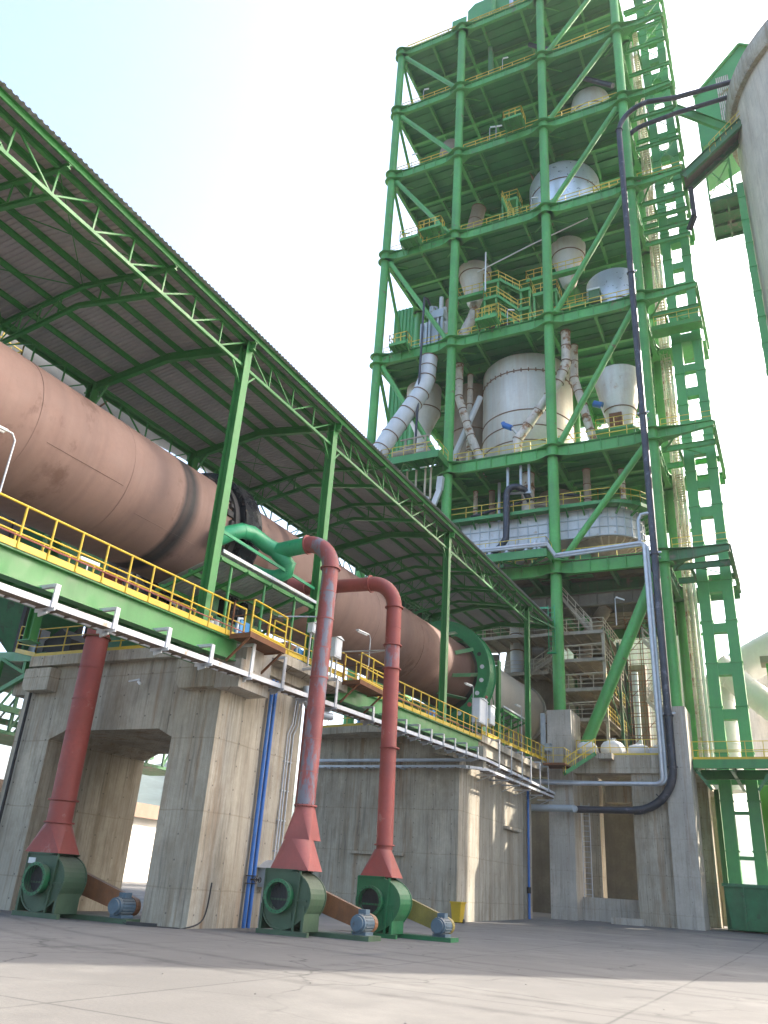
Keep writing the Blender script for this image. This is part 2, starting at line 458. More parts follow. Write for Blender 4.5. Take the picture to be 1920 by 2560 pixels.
    def build(self, name, mat, parent=None, split=True):
        if split and parent is not None:
            ps = self.pieces()
            if 1 < len(ps) <= 90:
                first = None
                for grp in ps:
                    m = MB()
                    for k in grp:
                        a, b, fa, fb = self.c[k]
                        m.add(self.v[a:b], [tuple(i - a for i in f) for f in self.f[fa:fb]], self.s[fa])
                    o = m.build(name, mat, parent, False)
                    first = first or o
                return first
        me = bpy.data.meshes.new(name)
        o0 = Vector((0, 0, 0))
        if parent is not None: o0 = ORIG[parent.name]
        me.from_pydata([(p[0] - o0.x, p[1] - o0.y, p[2] - o0.z) for p in self.v], [], self.f)
        me.polygons.foreach_set("use_smooth", [bool(s) for s in self.s])
        me.update()
        me.materials.append(mat)
        o = bpy.data.objects.new(name, me)
        COL.objects.link(o)
        if parent is not None: o.parent = parent
        ORIG[o.name] = o0
        return o

def thing(name, label, cat, loc, group=None):
    o = bpy.data.objects.new(name, None)
    COL.objects.link(o)
    o.empty_display_size = .3
    o.location = loc
    ORIG[o.name] = Vector(loc)
    o["label"], o["category"] = label, cat
    if group: o["group"] = group
    return o
def struct(name, mb, mat):
    o = mb.build(name, mat)
    o["kind"] = "structure"
    return o
def tag(o, label, cat, group=None):
    o["label"], o["category"] = label, cat
    if group: o["group"] = group
    return o
def copy_thing(src, loc, label, group=None):
    def cp(o, par):
        c = o.copy(); COL.objects.link(c)
        if par is not None: c.parent = par
        for ch in [x for x in bpy.data.objects if x.parent == o]: cp(ch, c)
        return c
    r = cp(src, None)
    r.location = loc
    ORIG[r.name] = Vector(loc)
    r["label"] = label
    if group: r["group"] = group
    return r
def arc(c, a, b, r, t0, t1, n=9):     # points on an arc about c, axes a and b
    c, a, b = Vector(c), Vector(a), Vector(b)
    return [c + a * (r * math.cos(t0 + (t1 - t0) * i / (n - 1))) + b * (r * math.sin(t0 + (t1 - t0) * i / (n - 1))) for i in range(n)]
SL = .037
# ================================================================ ground and hills
g = MB()
ys = [-60, 0, 20, 36, 47.5, 60, 66, 90, 130, 300, 1500]
zs = [0, 0, 0, .03, .1, .26, .38, .45, .45, .45, .45]
xs = [-1500, -300, -80, -40, -20, -8, 4, 40, 300, 1500]
vs = [(x, y, z) for y, z in zip(ys, zs) for x in xs]
nx = len(xs)
fs = [(j * nx + i, j * nx + i + 1, (j + 1) * nx + i + 1, (j + 1) * nx + i) for j in range(len(ys) - 1) for i in range(nx - 1)]
g.add(vs, fs, True)
struct("ground", g, ASPH)
h = MB()
NA, NR = 90, 7
vs = []
for j in range(NR):
    rr = 430 + 110 * j
    for i in range(NA):
        a = rad(-100 + 120 * i / (NA - 1))
        prof = math.sin(math.pi * min(1, j / 4.5) / 2) if j < 5 else 1 - .1 * (j - 4)
        hh = prof * (92 + 22 * math.sin(i * .31) + 12 * math.sin(i * .83 + 1) + 7 * math.sin(i * 1.9 + j)) + random.uniform(-3, 3) * (j > 0)
        vs.append((rr * math.sin(a), rr * math.cos(a), max(-1, hh) if j else -2))
h.add(vs, [(j * NA + i, j * NA + i + 1, (j + 1) * NA + i + 1, (j + 1) * NA + i) for j in range(NR - 1) for i in range(NA - 1)], True)
struct("hills", h, HILLM)

# ================================================================ rotary kiln
KX = -22.2
def kp(y, dx=0, dz=0): return (KX + dx, y, 13.92 + SL * y + dz)
kiln = thing("rotary_kiln", "huge brown rusty rotary kiln tube lying under the green shed roof", "rotary kiln", kp(26))
sh = MB()
ny, na = 60, 128
ya = [-6 + (53.6 + 6) * i / ny for i in range(ny + 1)]
vs = []
for y in ya:
    for k in range(na):
        a = 2 * math.pi * k / na
        r = 2.45 + .006 * math.sin(3 * a + y * .7)
        vs.append(kp(y, r * math.cos(a), r * math.sin(a)))
sh.add(vs, [(i * na + k, (i + 1) * na + k, (i + 1) * na + (k + 1) % na, i * na + (k + 1) % na) for i in range(ny) for k in range(na)], True)
for y in (7.2, 14.4, 18.6, 33.5, 38.4, 44.5, 49.3):     # weld beads
    sh.torus_ring(kp(y), (0, 1, SL), 2.44, .022, .05, 96)
for y, a in ((15, -.35), (19.5, -.62)):
    p = kp(y, 2.455 * math.cos(a), 2.455 * math.sin(a))
    sh.bar(p, (p[0], p[1] + 3.4, p[2] + 3.4 * SL), .02, .012)
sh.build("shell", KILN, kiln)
ty = MB()
ty.torus_ring(kp(25.35), (0, 1, SL), 2.52, .40, 1.15, 96)
ty.build("tyre", TYRE, kiln)
pads = MB()
for k in range(40):
    a = 2 * math.pi * k / 40
    if k % 2: 
        c0 = Vector(kp(23.95 + random.uniform(-.08, .05), 2.50 * math.cos(a), 2.50 * math.sin(a)))
        c1 = Vector(kp(24.75, 2.50 * math.cos(a), 2.50 * math.sin(a)))
        pads.bar(c0, c1, .26, .09, (math.cos(a), 0, math.sin(a)))
    else:
        c0 = Vector(kp(24.2, 2.52 * math.cos(a), 2.52 * math.sin(a)))
        pads.bar(c0, c0 + Vector((0, .3, 0)), .2, .14, (math.cos(a), 0, math.sin(a)))
pads.torus_ring(kp(24.55), (0, 1, SL), 2.45, .2, .3, 80)
pads.build("tyre_pads", BAND, kiln)
fe = MB()
fe.cone(kp(55.6), kp(71.6), 2.5, 2.55, 96)
fe.torus_ring(kp(71.2), (0, 1, SL), 2.5, .22, .18, 96)
for k in range(48):
    a = 2 * math.pi * k / 48
    fe.cyl(kp(70.95, 2.63 * math.cos(a), 2.63 * math.sin(a)), kp(71.1, 2.63 * math.cos(a), 2.63 * math.sin(a)), .05, 6)
fe.build("feed_end_shell", KWHITE, kiln)
sr = MB()
sr.cone(kp(53.6), kp(55.6), 2.4, 2.4, 80)
sr.torus_ring(kp(55.3), (0, 1, SL), 2.45, .22, .45, 80)
sr.build("seal_ring", BAND, kiln)
ss = MB()
for k in range(10):           # spring plates carrying the girth gear
    a = 2 * math.pi * k / 10 + .2
    p = Vector(kp(49.8, 2.47 * math.cos(a), 2.47 * math.sin(a)))
    a2 = a + .28
    q = Vector(kp(52.6, 3.0 * math.cos(a2), 3.0 * math.sin(a2)))
    ss.bar(p, q, .26, .05, (math.cos(a), 0, math.sin(a)))
ss.build("spring_plate", DGREEN, kiln)

gg = thing("gear_guard", "big green ring shaped guard round the girth gear of the kiln", "gear guard", kp(53.2, 0, -4.2))
G = MB()
G.torus_ring(kp(52.8, 0, -.2), (0, 1, SL), 2.95, .80, .06, 72)
G.build("face_plate", GEARG, gg)
G = MB()
G.torus_ring(kp(53.35, 0, -.2), (0, 1, SL), 3.66, .12, 1.25, 72)
G.torus_ring(kp(52.72, 0, -.2), (0, 1, SL), 3.72, .14, .05, 72)
G.torus_ring(kp(54.0, 0, -.2), (0, 1, SL), 3.72, .16, .05, 72)
for k in range(36):
    a = 2 * math.pi * k / 36
    G.bar(kp(52.76, 3.72 * math.cos(a), 3.72 * math.sin(a) - .2), kp(53.98, 3.72 * math.cos(a), 3.72 * math.sin(a) - .2), .05, .16, (math.cos(a), 0, math.sin(a)))
G.build("rim_band", GEARG, gg)
for k in range(22):
    a = 2 * math.pi * k / 22 + .1
    G = MB()
    c = kp(52.76, 3.3 * math.cos(a), 3.3 * math.sin(a) - .2)
    G.cyl(c, (c[0], c[1] - .05, c[2]), .15, 14)
    G.build("cover_disc", (WHITEP, DARK, WHITEP, PINK)[k % 4] if k % 3 else WHITEP, gg)
G = MB()
G.box(-21.8, 52.9, 9.2, -18.9, 54.2, 13.2)
G.box(-25.4, 52.9, 9.2, -22.6, 54.2, 12.6)
G.build("base_box", MGREEN, gg)
p = thing("stop_post", "flat bright green steel post beside the girth gear guard", "post", (-18.6, 55.7, 11.9))
G = MB(); G.box(-18.72, 55.45, 11.5, -18.6, 55.95, 17.15); G.box(-18.9, 55.6, 11.5, -18.74, 55.8, 16.8)
G.build("plate", GREEN, p)
G = MB(); G.box(-18.9, 54.0, 11.5, -18.78, 54.1, 15.65); G.bar((-18.84, 54.1, 15.4), (-18.84, 55.45, 13.2), .05)
G.build("side_prop", GREEN, p)

def roller(y, lab):
    t = thing("support_roller", lab, "kiln roller", (KX, y, 9.6 + SL * y), "rollers carrying the kiln")
    for sx in (-1, 1):
        a = sx * rad(30)
        c = Vector(kp(y, math.sin(a) * 3.75, -math.cos(a) * 3.75))
        r = MB(); r.cyl((c.x, y - .65, c.z), (c.x, y + .65, c.z), .82, 36); r.cyl((c.x, y - 1.6, c.z), (c.x, y + 1.6, c.z), .25, 16)
        r.build("roller", TYRE, t)
        for e in (-1, 1):
            b = MB(); b.box(c.x - .55, y + e * 1.25 - .3, 9.62 + SL * y, c.x + .55, y + e * 1.25 + .3, c.z + .25)
            b.cyl((c.x, y + e * 1.25 - .32, c.z + .15), (c.x, y + e * 1.25 + .32, c.z + .15), .45, 18)
            b.build("bearing_block", MGREEN, t)
    f = MB(); f.box(KX - 3, y - 1.7, 9.42 + SL * (y - 25), KX + 3, y + 1.7, 9.66 + SL * y)
    f.build("base_frame", MGREEN, t)
roller(25.35, "dark steel rollers in green bearing blocks under the near black tyre")

# ================================================================ kiln shed
SN, SF, SR = -17.95, -26.3, -22.12
shed = thing("kiln_shed", "long open sided shed of green steel with ribbed metal roof over the kiln", "shed", (SR, 30, 8.6))
def sz(y, d): return 1.6 + SL * y + d
def roofz(x): return 19.0 + .56 * (1 - abs(x - SR) / 4.17)
COLY = [1.4, 21.4, 28.6, 43.4, 60.4]
for y in COLY:
    for x in (SN, SF):
        c = MB()
        z0, z1 = sz(y, 7.02), sz(y, 19.0)
        sgn = 1 if x == SN else -1
        c.bar((x + sgn * .17, y, z0), (x + sgn * .17, y, z1), .38, .03, (1, 0, 0))
        c.bar((x - sgn * .17, y, z0), (x - sgn * .17, y, z1), .38, .03, (1, 0, 0))
        c.box(x - .155, y - .015, z0, x + .155, y + .015, z1)
        c.box(x - .3, y - .3, z0 - .02, x + .3, y + .3, z0 + .03)
        c.build("column", GREEN, shed)
def truss(x, ya, yb, n, flip):
    t = MB(); b = MB()
    top = lambda y: (x, y, sz(y, 19.05)); bot = lambda y: (x, y, sz(y, 17.83))
    yy = [ya + (yb - ya) * i / n for i in range(n + 1)]
    for i in range(n + 1):
        if 0 < i < n: b.bar(top(yy[i]), bot(yy[i]), .06, .06)
    for i in range(n):
        down = i < n / 2
        if flip: down = True
        p, q = (top(yy[i]), bot(yy[i + 1])) if down else (bot(yy[i]), top(yy[i + 1]))
        b.bar(p, q, .06, .06)
    b.build("truss_web", GREEN, shed)
    t.bar(bot(ya), bot(yb), .13, .13)
    t.build("truss_chord", GREEN, shed)
for x in (SN, SF):
    for ya, yb, n in ((1.4, 21.4, 12), (21.4, 28.6, 4), (28.6, 43.4, 8), (43.4, 60.4, 10)):
        truss(x, ya, yb, n, False)
    t = MB()
    t.ibeam((x, -8, sz(-8, 19.0)), (x, 66.4, sz(66.4, 19.0)), .2, .14)
    t.bar((x, 60.4, sz(60.4, 17.83)), (x, 65.6, sz(65.6, 18.8)), .1)
    for y in (61.8, 63.2, 64.6): t.bar((x, y, sz(y, 18.95)), (x, y - .7, sz(y - .7, 17.85 + .19 * (y - 61))), .05)
    t.build("eave_beam", GREEN, shed)
RAFT = [1.4, 6.4, 11.4, 16.4, 21.4, 28.6, 33.5, 38.5, 43.4, 47.7, 51.9, 56.2, 60.4, 66.2]
for y in RAFT:
    r = MB()
    solid = y in COLY or y > 66
    for x0, x1 in ((SN + .45, SR), (SR, SF - .45)):
        p, q = (x0, y, sz(y, roofz(x0) - .08)), (x1, y, sz(y, roofz(x1) - .08))
        if solid:
            r.ibeam((x0, y, p[2] - .12), (x1, y, q[2] - .12), .38, .2)
        else:
            r.ibeam(p, q, .18, .14)
            b0 = (SN if x0 > SR else SF, y, sz(y, 17.83))
            rb = (SR, y, sz(y, roofz(SR) - 1.0))
            r.ibeam(b0, rb, .18, .14)
            for k in range(1, 4):
                f = k / 4
                bt = Vector(b0).lerp(Vector(rb), f)
                r.bar(bt, (bt.x, y, sz(y, roofz(bt.x) - .1)), .05)
                b2 = Vector(b0).lerp(Vector(rb), f - .25)
                r.bar(b2, (bt.x, y, sz(y, roofz(bt.x) - .1)), .04)
    r.build("rafter", GREEN, shed)
    if y in COLY:
        for x, sg in ((SN, -1), (SF, 1)):
            k = MB()
            k.bar((x + sg * .15, y, sz(y, 17.6)), (x + sg * .9, y, sz(y, 18.75)), .08)
            for e in (-1, 1): k.bar((x, y + e * .1, sz(y, 17.0)), (x, y + e * .8, sz(y, 17.83)), .07)
            k.build("knee_brace", GREEN, shed)
for x in (-17.5, -18.85, -20.2, -21.6, -22.5, -23.9, -25.2, -26.75):
    pz = roofz(x)
    r = MB()
    r.bar((x, -8, sz(-8, pz + .1)), (x, 66.7, sz(66.7, pz + .1)), .07, .2)
    r.bar((x + .05, -8, sz(-8, pz + .19)), (x + .05, 66.7, sz(66.7, pz + .19)), .12, .02)
    r.build("purlin", GREEN, shed)
br = MB()
for ya, yb in ((11.4, 16.4), (28.6, 33.5), (38.5, 43.4), (56.2, 60.4)):
    for xa, xb in ((SN, SR), (SR, SF)):
        br.bar((xa, ya, sz(ya, roofz(xa) - .12)), (xb, yb, sz(yb, roofz(xb) - .12)), .03)
        br.bar((xb, ya, sz(ya, roofz(xb) - .12)), (xa, yb, sz(yb, roofz(xa) - .12)), .03)
br.build("bracing", GREEN, shed)
for xa, xb in ((-17.22, SR), (SR, -27.05)):
    r = MB()
    pitch = .22
    n = int(75 / pitch)
    vs, fs = [], []
    prof = [(0, 0), (.45, 0), (.55, .05), (.9, .05)]
    za, zb = roofz(xa) + .22, roofz(xb) + .22
    for i in range(n):
        for t, hgt in prof:
            y = -8 + (i + t) * pitch
            vs.append((xa, y, sz(y, za + hgt))); vs.append((xb, y, sz(y, zb + hgt)))
    m = len(vs) // 2
    fs = [(2 * i, 2 * i + 2, 2 * i + 3, 2 * i + 1) for i in range(m - 1)]
    r.add(vs, fs)
    r.build("roof_sheet", SHEET, shed)
r = MB(); r.bar((SN, 21.6, 13.14), (SN, 28.4, 13.22), .06, .12); r.build("tie_bar", TEAL, shed)
# green bracket joining the shed end to the tower column
r = MB(); r.bar((SN, 61, sz(61, 18.4)), (-17.0, 65.4, 22.4), .15); r.build("end_strut", DGREEN, shed)

# canopies over the roller stations
def canopy(lab, xo, xi, y0, y1, zo0, zo1, drop):
    t = thing("roller_canopy", lab, "canopy", (xo, y0, zo0))
    s = MB(); n = int((y1 - y0) / .18); vs = []
    for i in range(n):
        for tt, hh in ((0, 0), (.5, 0), (.6, .04), (.95, .04)):
            y = y0 + (i + tt) * .18; z = zo0 + (zo1 - zo0) * (y - y0) / (y1 - y0)
            vs += [(xo, y, z + hh), (xi, y, z - drop + hh)]
    m = len(vs) // 2
    s.add(vs, [(2 * i, 2 * i + 2, 2 * i + 3, 2 * i + 1) for i in range(m - 1)])
    s.build("roof_sheet", GALV, t)
    f = MB()
    f.bar((xo - .03, y0, zo0 + .03), (xo - .03, y1, zo1 + .03), .05, .12)
    f.build("edge_trim", WHITEP, t)
    f = MB()
    for fx in (.06, .5, .95):
        x = xo + (xi - xo) * fx; dz = -drop * fx - .14
        f.bar((x, y0, zo0 + dz), (x, y1, zo1 + dz), .12, .16)
    for k in range(5):
        y = y0 + (y1 - y0) * k / 4; z = zo0 + (zo1 - zo0) * k / 4
        f.bar((xo, y, z - .28), (xi, y, z - drop - .28), .09, .12)
    f.build("frame", GREEN, t)
    for k in (1, 2, 3):
        y = y0 + (y1 - y0) * (k - .6) / 3
        f = MB(); f.cyl((xo - .25, y, sz(y, 7.1)), (xo - .25, y, zo0 + (zo1 - zo0) * (y - y0) / (y1 - y0) - .2), .06, 10)
        f.build("post", GREEN, t)
canopy("ribbed metal canopy sloping in under the kiln at the near black tyre", -17.72, -20.6, 21.7, 28.35, 12.3, 12.52, .95)
canopy("small grey canopy beside the girth gear and pale kiln end", -18.35, -20.2, 55.8, 61.0, 13.85, 13.98, .75)

# ================================================================ girders and walkways
def girder(lab, y0, y1, grp):
    t = thing("walkway_girder", lab, "girder", (-17.6, y0, sz(y0, 6.2)), grp)
    b = MB()
    for x in (-17.78, -19.3):
        b.ibeam((x, y0, sz(y0, 6.54)), (x, y1, sz(y1, 6.54)), .76, .36, .035, .03)
    b.build("beam", GREEN, t)
    b = MB()
    y = y0 + .8
    while y < y1:
        b.ibeam((-17.8, y, sz(y, 6.7)), (-19.3, y, sz(y, 6.7)), .4, .18)
        y += 2.4
    b.build("cross_beam", GREEN, t)
    d = MB()
    d.bar((-18.4, y0, sz(y0, 6.95)), (-18.4, y1, sz(y1, 6.95)), 1.5, .04)
    d.build("grating", DGREEN, t)
    b = MB()
    b.bar((-17.57, y0, sz(y0, 7.03)), (-17.57, y1, sz(y1, 7.03)), .015, .19)
    b.bar((-19.1, y0, sz(y0, 7.03)), (-19.1, y1, sz(y1, 7.03)), .015, .16)
    b.build("toe_board", YELLOW, t)
    for nm, x, hh in (("handrail", -17.56, 1.2), ("inner_handrail", -19.1, 1.05)):
        b = MB()
        n = round((y1 - y0) / 1.03)
        for i in range(n + 1):
            y = y0 + (y1 - y0) * i / n
            b.cyl((x, y, sz(y, 6.95)), (x, y, sz(y, 6.93 + hh)), .034, 8, False)
        for lv in (hh, hh * .5):
            b.cyl((x, y0, sz(y0, 6.93 + lv)), (x, y1, sz(y1, 6.93 + lv)), .036 if lv == hh else .027, 8)
        b.build(nm, YELLOW, t)
    b = MB(); b.cyl((-17.5, y0, sz(y0, 7.25)), (-17.5, y1, sz(y1, 7.25)), .022, 8)
    b.build("conduit", PINK, t)
    return t
girder("long green girder with yellow railing in front of the near kiln section", -3, 23.3, "green walkway girders under the kiln")
girder("green girder with yellow railing between the two big concrete piers, towards the girth gear", 31.0, 49.0, "green walkway girders under the kiln")

def slabwalk(lab, y0, y1, zt, x0=-17.55, step=1.1):
    t = thing("slab_railing", lab, "railing", (x0, y0, zt))
    b = MB()
    n = round((y1 - y0) / step)
    zf = lambda y: zt + SL * (y - y0)
    for i in range(n + 1):
        y = y0 + (y1 - y0) * i / n
        b.cyl((x0, y, zf(y)), (x0, y, zf(y) + 1.1), .034, 8, False)
    for lv in (1.1, .55, .2): b.cyl((x0, y0, zf(y0) + lv), (x0, y1, zf(y1) + lv), .032, 8)
    b.build("rails", YELLOW, t)
    b = MB(); b.bar((x0 - .02, y0, zf(y0) + .09), (x0 - .02, y1, zf(y1) + .09), .015, .17)
    b.build("toe_board", YELLOW, t)
slabwalk("yellow railing on the slab over the near concrete pier", 25.2, 31.0, 9.66)
slabwalk("yellow railing on the slab over the far concrete pier", 49.0, 67.5, 10.72)

def bracket_platform(lab, y0, y1, slope=0):
    zt = sz(y0, 7.0)
    t = thing("bracket_platform", lab, "platform", (-17.2, y0, zt), "rusty bracket platforms hung outside the walkway")
    b = MB()
    b.box(-17.5, y0, zt - .14, -16.65, y1, zt)
    b.bar((-16.63, y0 - .05, zt - .08), (-16.63, y1 + .05, zt - .08), .06, .2)
    for y in (y0, y1): b.bar((-17.5, y, zt - .1), (-16.63, y, zt - .1), .06, .18)
    b.build("floor_tray", RUST, t)
    for y in (y0 + .05, y1 - .05):
        b = MB(); b.bar((-16.7, y, zt - .18), (-17.58, y, zt - .95), .07); b.build("strut", RUST, t)
    b = MB()
    for lv in (1.2, .62, .1):
        b.cyl((-16.65, y0, zt + lv), (-16.65, y1, zt + lv), .034, 8)
    for i in range(3):
        y = y0 + (y1 - y0) * i / 2
        b.cyl((-16.65, y, zt), (-16.65, y, zt + 1.2), .034, 8)
    b.box(-16.66, y0, zt, -16.64, y1, zt + .16)
    b.build("front_rail", YELLOW, t)
    b = MB()
    for y in (y0, y1):
        for lv in (1.2, .65): b.bar((-17.5, y, zt + lv), (-16.65, y, zt + lv), .03)
        b.bar((-17.5, y, zt), (-17.5, y, zt + 1.2), .045)
    b.bar((-16.65, y0, zt), (-16.65, y0, zt + 1.2), .05)
    b.build("end_rail", RUST, t)
bracket_platform("rusty bracket platform with yellow rail beside the blue hydraulic unit and first shed column", 22.5, 24.7)
bracket_platform("rusty bracket platform with yellow rail between the two red ducts", 30.8, 33.2)

# ================================================================ concrete piers
def pier_poly(x0, x1, zt, ox0, ox1, oz, ch):
    return [(x0, -.3), (ox0, -.3), (ox0, oz - ch), (ox0 + .77, oz), (ox1 - .67, oz), (ox1, oz - ch), (ox1, -.3), (x1, -.3), (x1, zt), (x0, zt)]
t = thing("concrete_pier", "stained concrete portal pier with a chamfered opening and blue pipes on its side", "pier", (-23.4, 26.4, 0), "concrete piers under the kiln")
b = MB()
b.box(-28.45, 23.6, -.3, -26.48, 29.2, 9.0); b.box(-20.33, 23.6, -.3, -18.4, 29.2, 8.9)
b.prism([(-26.48, 6.09), (-25.71, 6.4), (-21.0, 6.4), (-20.33, 6.09), (-20.33, 9.0), (-26.48, 9.0)], 23.602, 29.198, 'y')
b.build("body", CONC, t)
b = MB()
b.prism([(-20.2, 9.0), (-20.2, 8.05), (-19.95, 7.75), (-18.4, 7.75), (-18.4, 9.0)], 23.1, 23.6, 'y')
b.prism([(-28.1, 8.85), (-28.1, 8.15), (-27.9, 7.95), (-26.65, 7.95), (-26.65, 8.85)], 23.05, 23.6, 'y')
b.box(-29.6, 23.9, 8.0, -28.45, 25.6, 8.8)
b.build("corbel", CONC, t)
b = MB()
b.box(-18.4, 23.15, 7.7, -17.35, 23.6, 8.72)
b.box(-18.4, 23.602, 7.75, -17.5, 25.25, 9.4)
b.build("bearing_block", CONCL, t)
b = MB()
b.box(-28.2, 23.25, 9.0, -19.4, 29.4, 9.42)
b.box(-19.4, 25.25, 9.3, -17.5, 31.3, 9.68)
b.box(-19.4, 23.7, 9.0, -18.41, 25.2, 9.6)
b.build("slab", CONC, t)
b = MB(); b.box(-18.4, 25.3, 8.9, -18.2, 29.2, 9.3); b.build("edge_beam", CONC, t)

t = thing("concrete_pier", "far solid concrete pier below the girth gear with two cable trays across it", "pier", (-23.4, 54, 0), "concrete piers under the kiln")
b = MB()
b.box(-28.3, 47.5, -.3, -18.4, 60.3, 10.3)
b.box(-19.6, 60.9, -.3, -18.35, 62.3, 10.4)
b.build("body", CONC, t)
b = MB()
b.prism([(-28.6, 46.2), (-23.9, 45.4), (-19.6, 45.9), (-19.4, 47.0), (-17.6, 49.2), (-17.5, 60.0), (-28.6, 60.0)], 10.3, 10.72, 'z')
b.hexa([(-19.6, 60, 10.3), (-17.5, 60, 10.3), (-17.5, 68, 10.65), (-19.6, 68, 10.65), (-19.6, 60, 10.72), (-17.5, 60, 10.72), (-17.5, 68, 11.05), (-19.6, 68, 11.05)])
b.box(-18.39, 49.2, 9.6, -17.8, 60.3, 10.28)
b.box(-22.9, 45.7, 9.95, -22.3, 47.5, 10.3)
b.build("slab", CONC, t)
b = MB(); b.prism([(-20.2, 10.3), (-20.2, 9.3), (-18.6, 9.0), (-18.6, 10.3)], 46.9, 47.5, 'y')
b.box(-18.4, 48.6, 8.6, -17.3, 49.2, 9.9); b.build("corbel", CONC, t)
b = MB(); b.box(-18.398, 55.8, 5.72, -18.1, 58.9, 5.9); b.box(-25.3, 47.2, 3.4, -21.8, 47.498, 3.55); b.build("ledge", CONC, t)

t = thing("deck_railing", "yellow railing round the drive deck on the far pier", "railing", (-24, 45.6, 10.72))
b = MB(); b.rail([(-28.5, 46.3, 10.72), (-23.9, 45.5, 10.72), (-19.7, 46.0, 10.72), (-19.4, 47.0, 10.72)], 1.05, 1.4, .04); b.build("rails", YELLOW, t)
b = MB()
for p, q in (((-28.5, 46.25), (-23.9, 45.45)), ((-23.9, 45.45), (-19.7, 45.95))): b.bar((*p, 10.8), (*q, 10.8), .02, .16)
b.build("toe_board", YELLOW, t)
t = thing("kiln_drive", "green gearbox and blue motor behind the drive deck railing", "gearbox", (-21.5, 49.5, 10.72))
b = MB(); b.box(-23.2, 48.6, 10.72, -21.0, 50.6, 12.2); b.cyl((-22.1, 48.5, 12.1), (-22.1, 50.7, 12.1), .8, 24); b.box(-26, 48, 10.72, -23.6, 50, 11.4); b.build("gearbox", MGREEN, t)
b = MB(); b.cyl((-22, 46.6, 11.5), (-22, 48.3, 11.5), .5, 20); b.box(-22.6, 46.8, 10.72, -21.4, 48.2, 11.1); b.build("motor", DBLUE, t)
b = MB(); b.cyl((-20.4, 47.4, 10.72), (-20.4, 47.4, 11.9), .3, 16); b.cyl((-25.2, 47.2, 10.72), (-25.2, 47.2, 11.8), .25, 16); b.build("oil_pot", LBLUE, t)
# ================================================================ preheater tower
TX = [-36.5, -27.54, -16.93, -7.88]
TY = [66.0, 76.3, 86.6]
TZ = [106.6, 94.95, 83.2, 70.0, 55.06, 39.7, 28.0]
BD = 1.15
tower = thing("preheater_tower", "tall open green steel tower of seven floors with round columns and yellow railings", "tower", (-22.2, 76, 11.9))
def column(x, y, z0, z1, mat, parent, levels):
    c = MB(); c.cyl((x, y, z0), (x, y, z1), .5, 28)
    o = c.build("column", mat, parent)
    b = MB()
    for z in levels:
        for s in (-1, 1):
            zz = z + s * (BD / 2 + .02)
            b.lathe(x, y, [(.88, zz - .03), (.88, zz + .03)], 28, False)
            b.lathe(x, y, [(.52, zz + s * .03), (.52, zz + s * .22)] if s > 0 else [(.52, zz - .25), (.52, zz - .03)], 28)
        b.lathe(x, y, [(.53, z - BD / 2), (.53, z + BD / 2)], 28)
    b.build("collar", mat, o)
    return o
for j, y in enumerate(TY):
    for i, x in enumerate(TX):
        zb = 15.3 if j == 0 and i > 1 else 11.5
        column(x, y, zb, 107.2, TGREEN, tower, TZ)
def flared(b, p, q, depth=BD):
    p, q = Vector(p), Vector(q)
    d = (q - p).normalized(); s = d.cross(Vector((0, 0, 1))).normalized()
    L = (q - p).length
    st = [(.3, .74), (.55, .68), (.95, .48), (1.35, .3), (1.8, .21), (2.4, .19)]
    prof = st + [(L - a, w) for a, w in reversed(st)]
    for zc in (depth / 2 + .0, -depth / 2 - .0):
        L1 = [p + d * a + s * w + Vector((0, 0, zc)) for a, w in prof]
        R1 = [p + d * a - s * w + Vector((0, 0, zc)) for a, w in prof]
        n = len(prof)
        up = Vector((0, 0, .05 if zc > 0 else -.05))
        vs = L1 + R1 + [v + up for v in L1] + [v + up for v in R1]
        fs = []
        for k in range(n - 1):
            fs += [(k, k + 1, n + k + 1, n + k), (2 * n + k, 3 * n + k, 3 * n + k + 1, 2 * n + k + 1),
                   (k, 2 * n + k, 2 * n + k + 1, k + 1), (n + k, n + k + 1, 3 * n + k + 1, 3 * n + k)]
        b.add(vs, fs)
    b.bar(p + d * .45, q - d * .45, .05, depth)
    k = max(3, round(L / 1.5))
    for i in range(1, k):
        c = p + d * (L * i / k)
        b.bar(c - s * .17, c + s * .17, .04, depth)
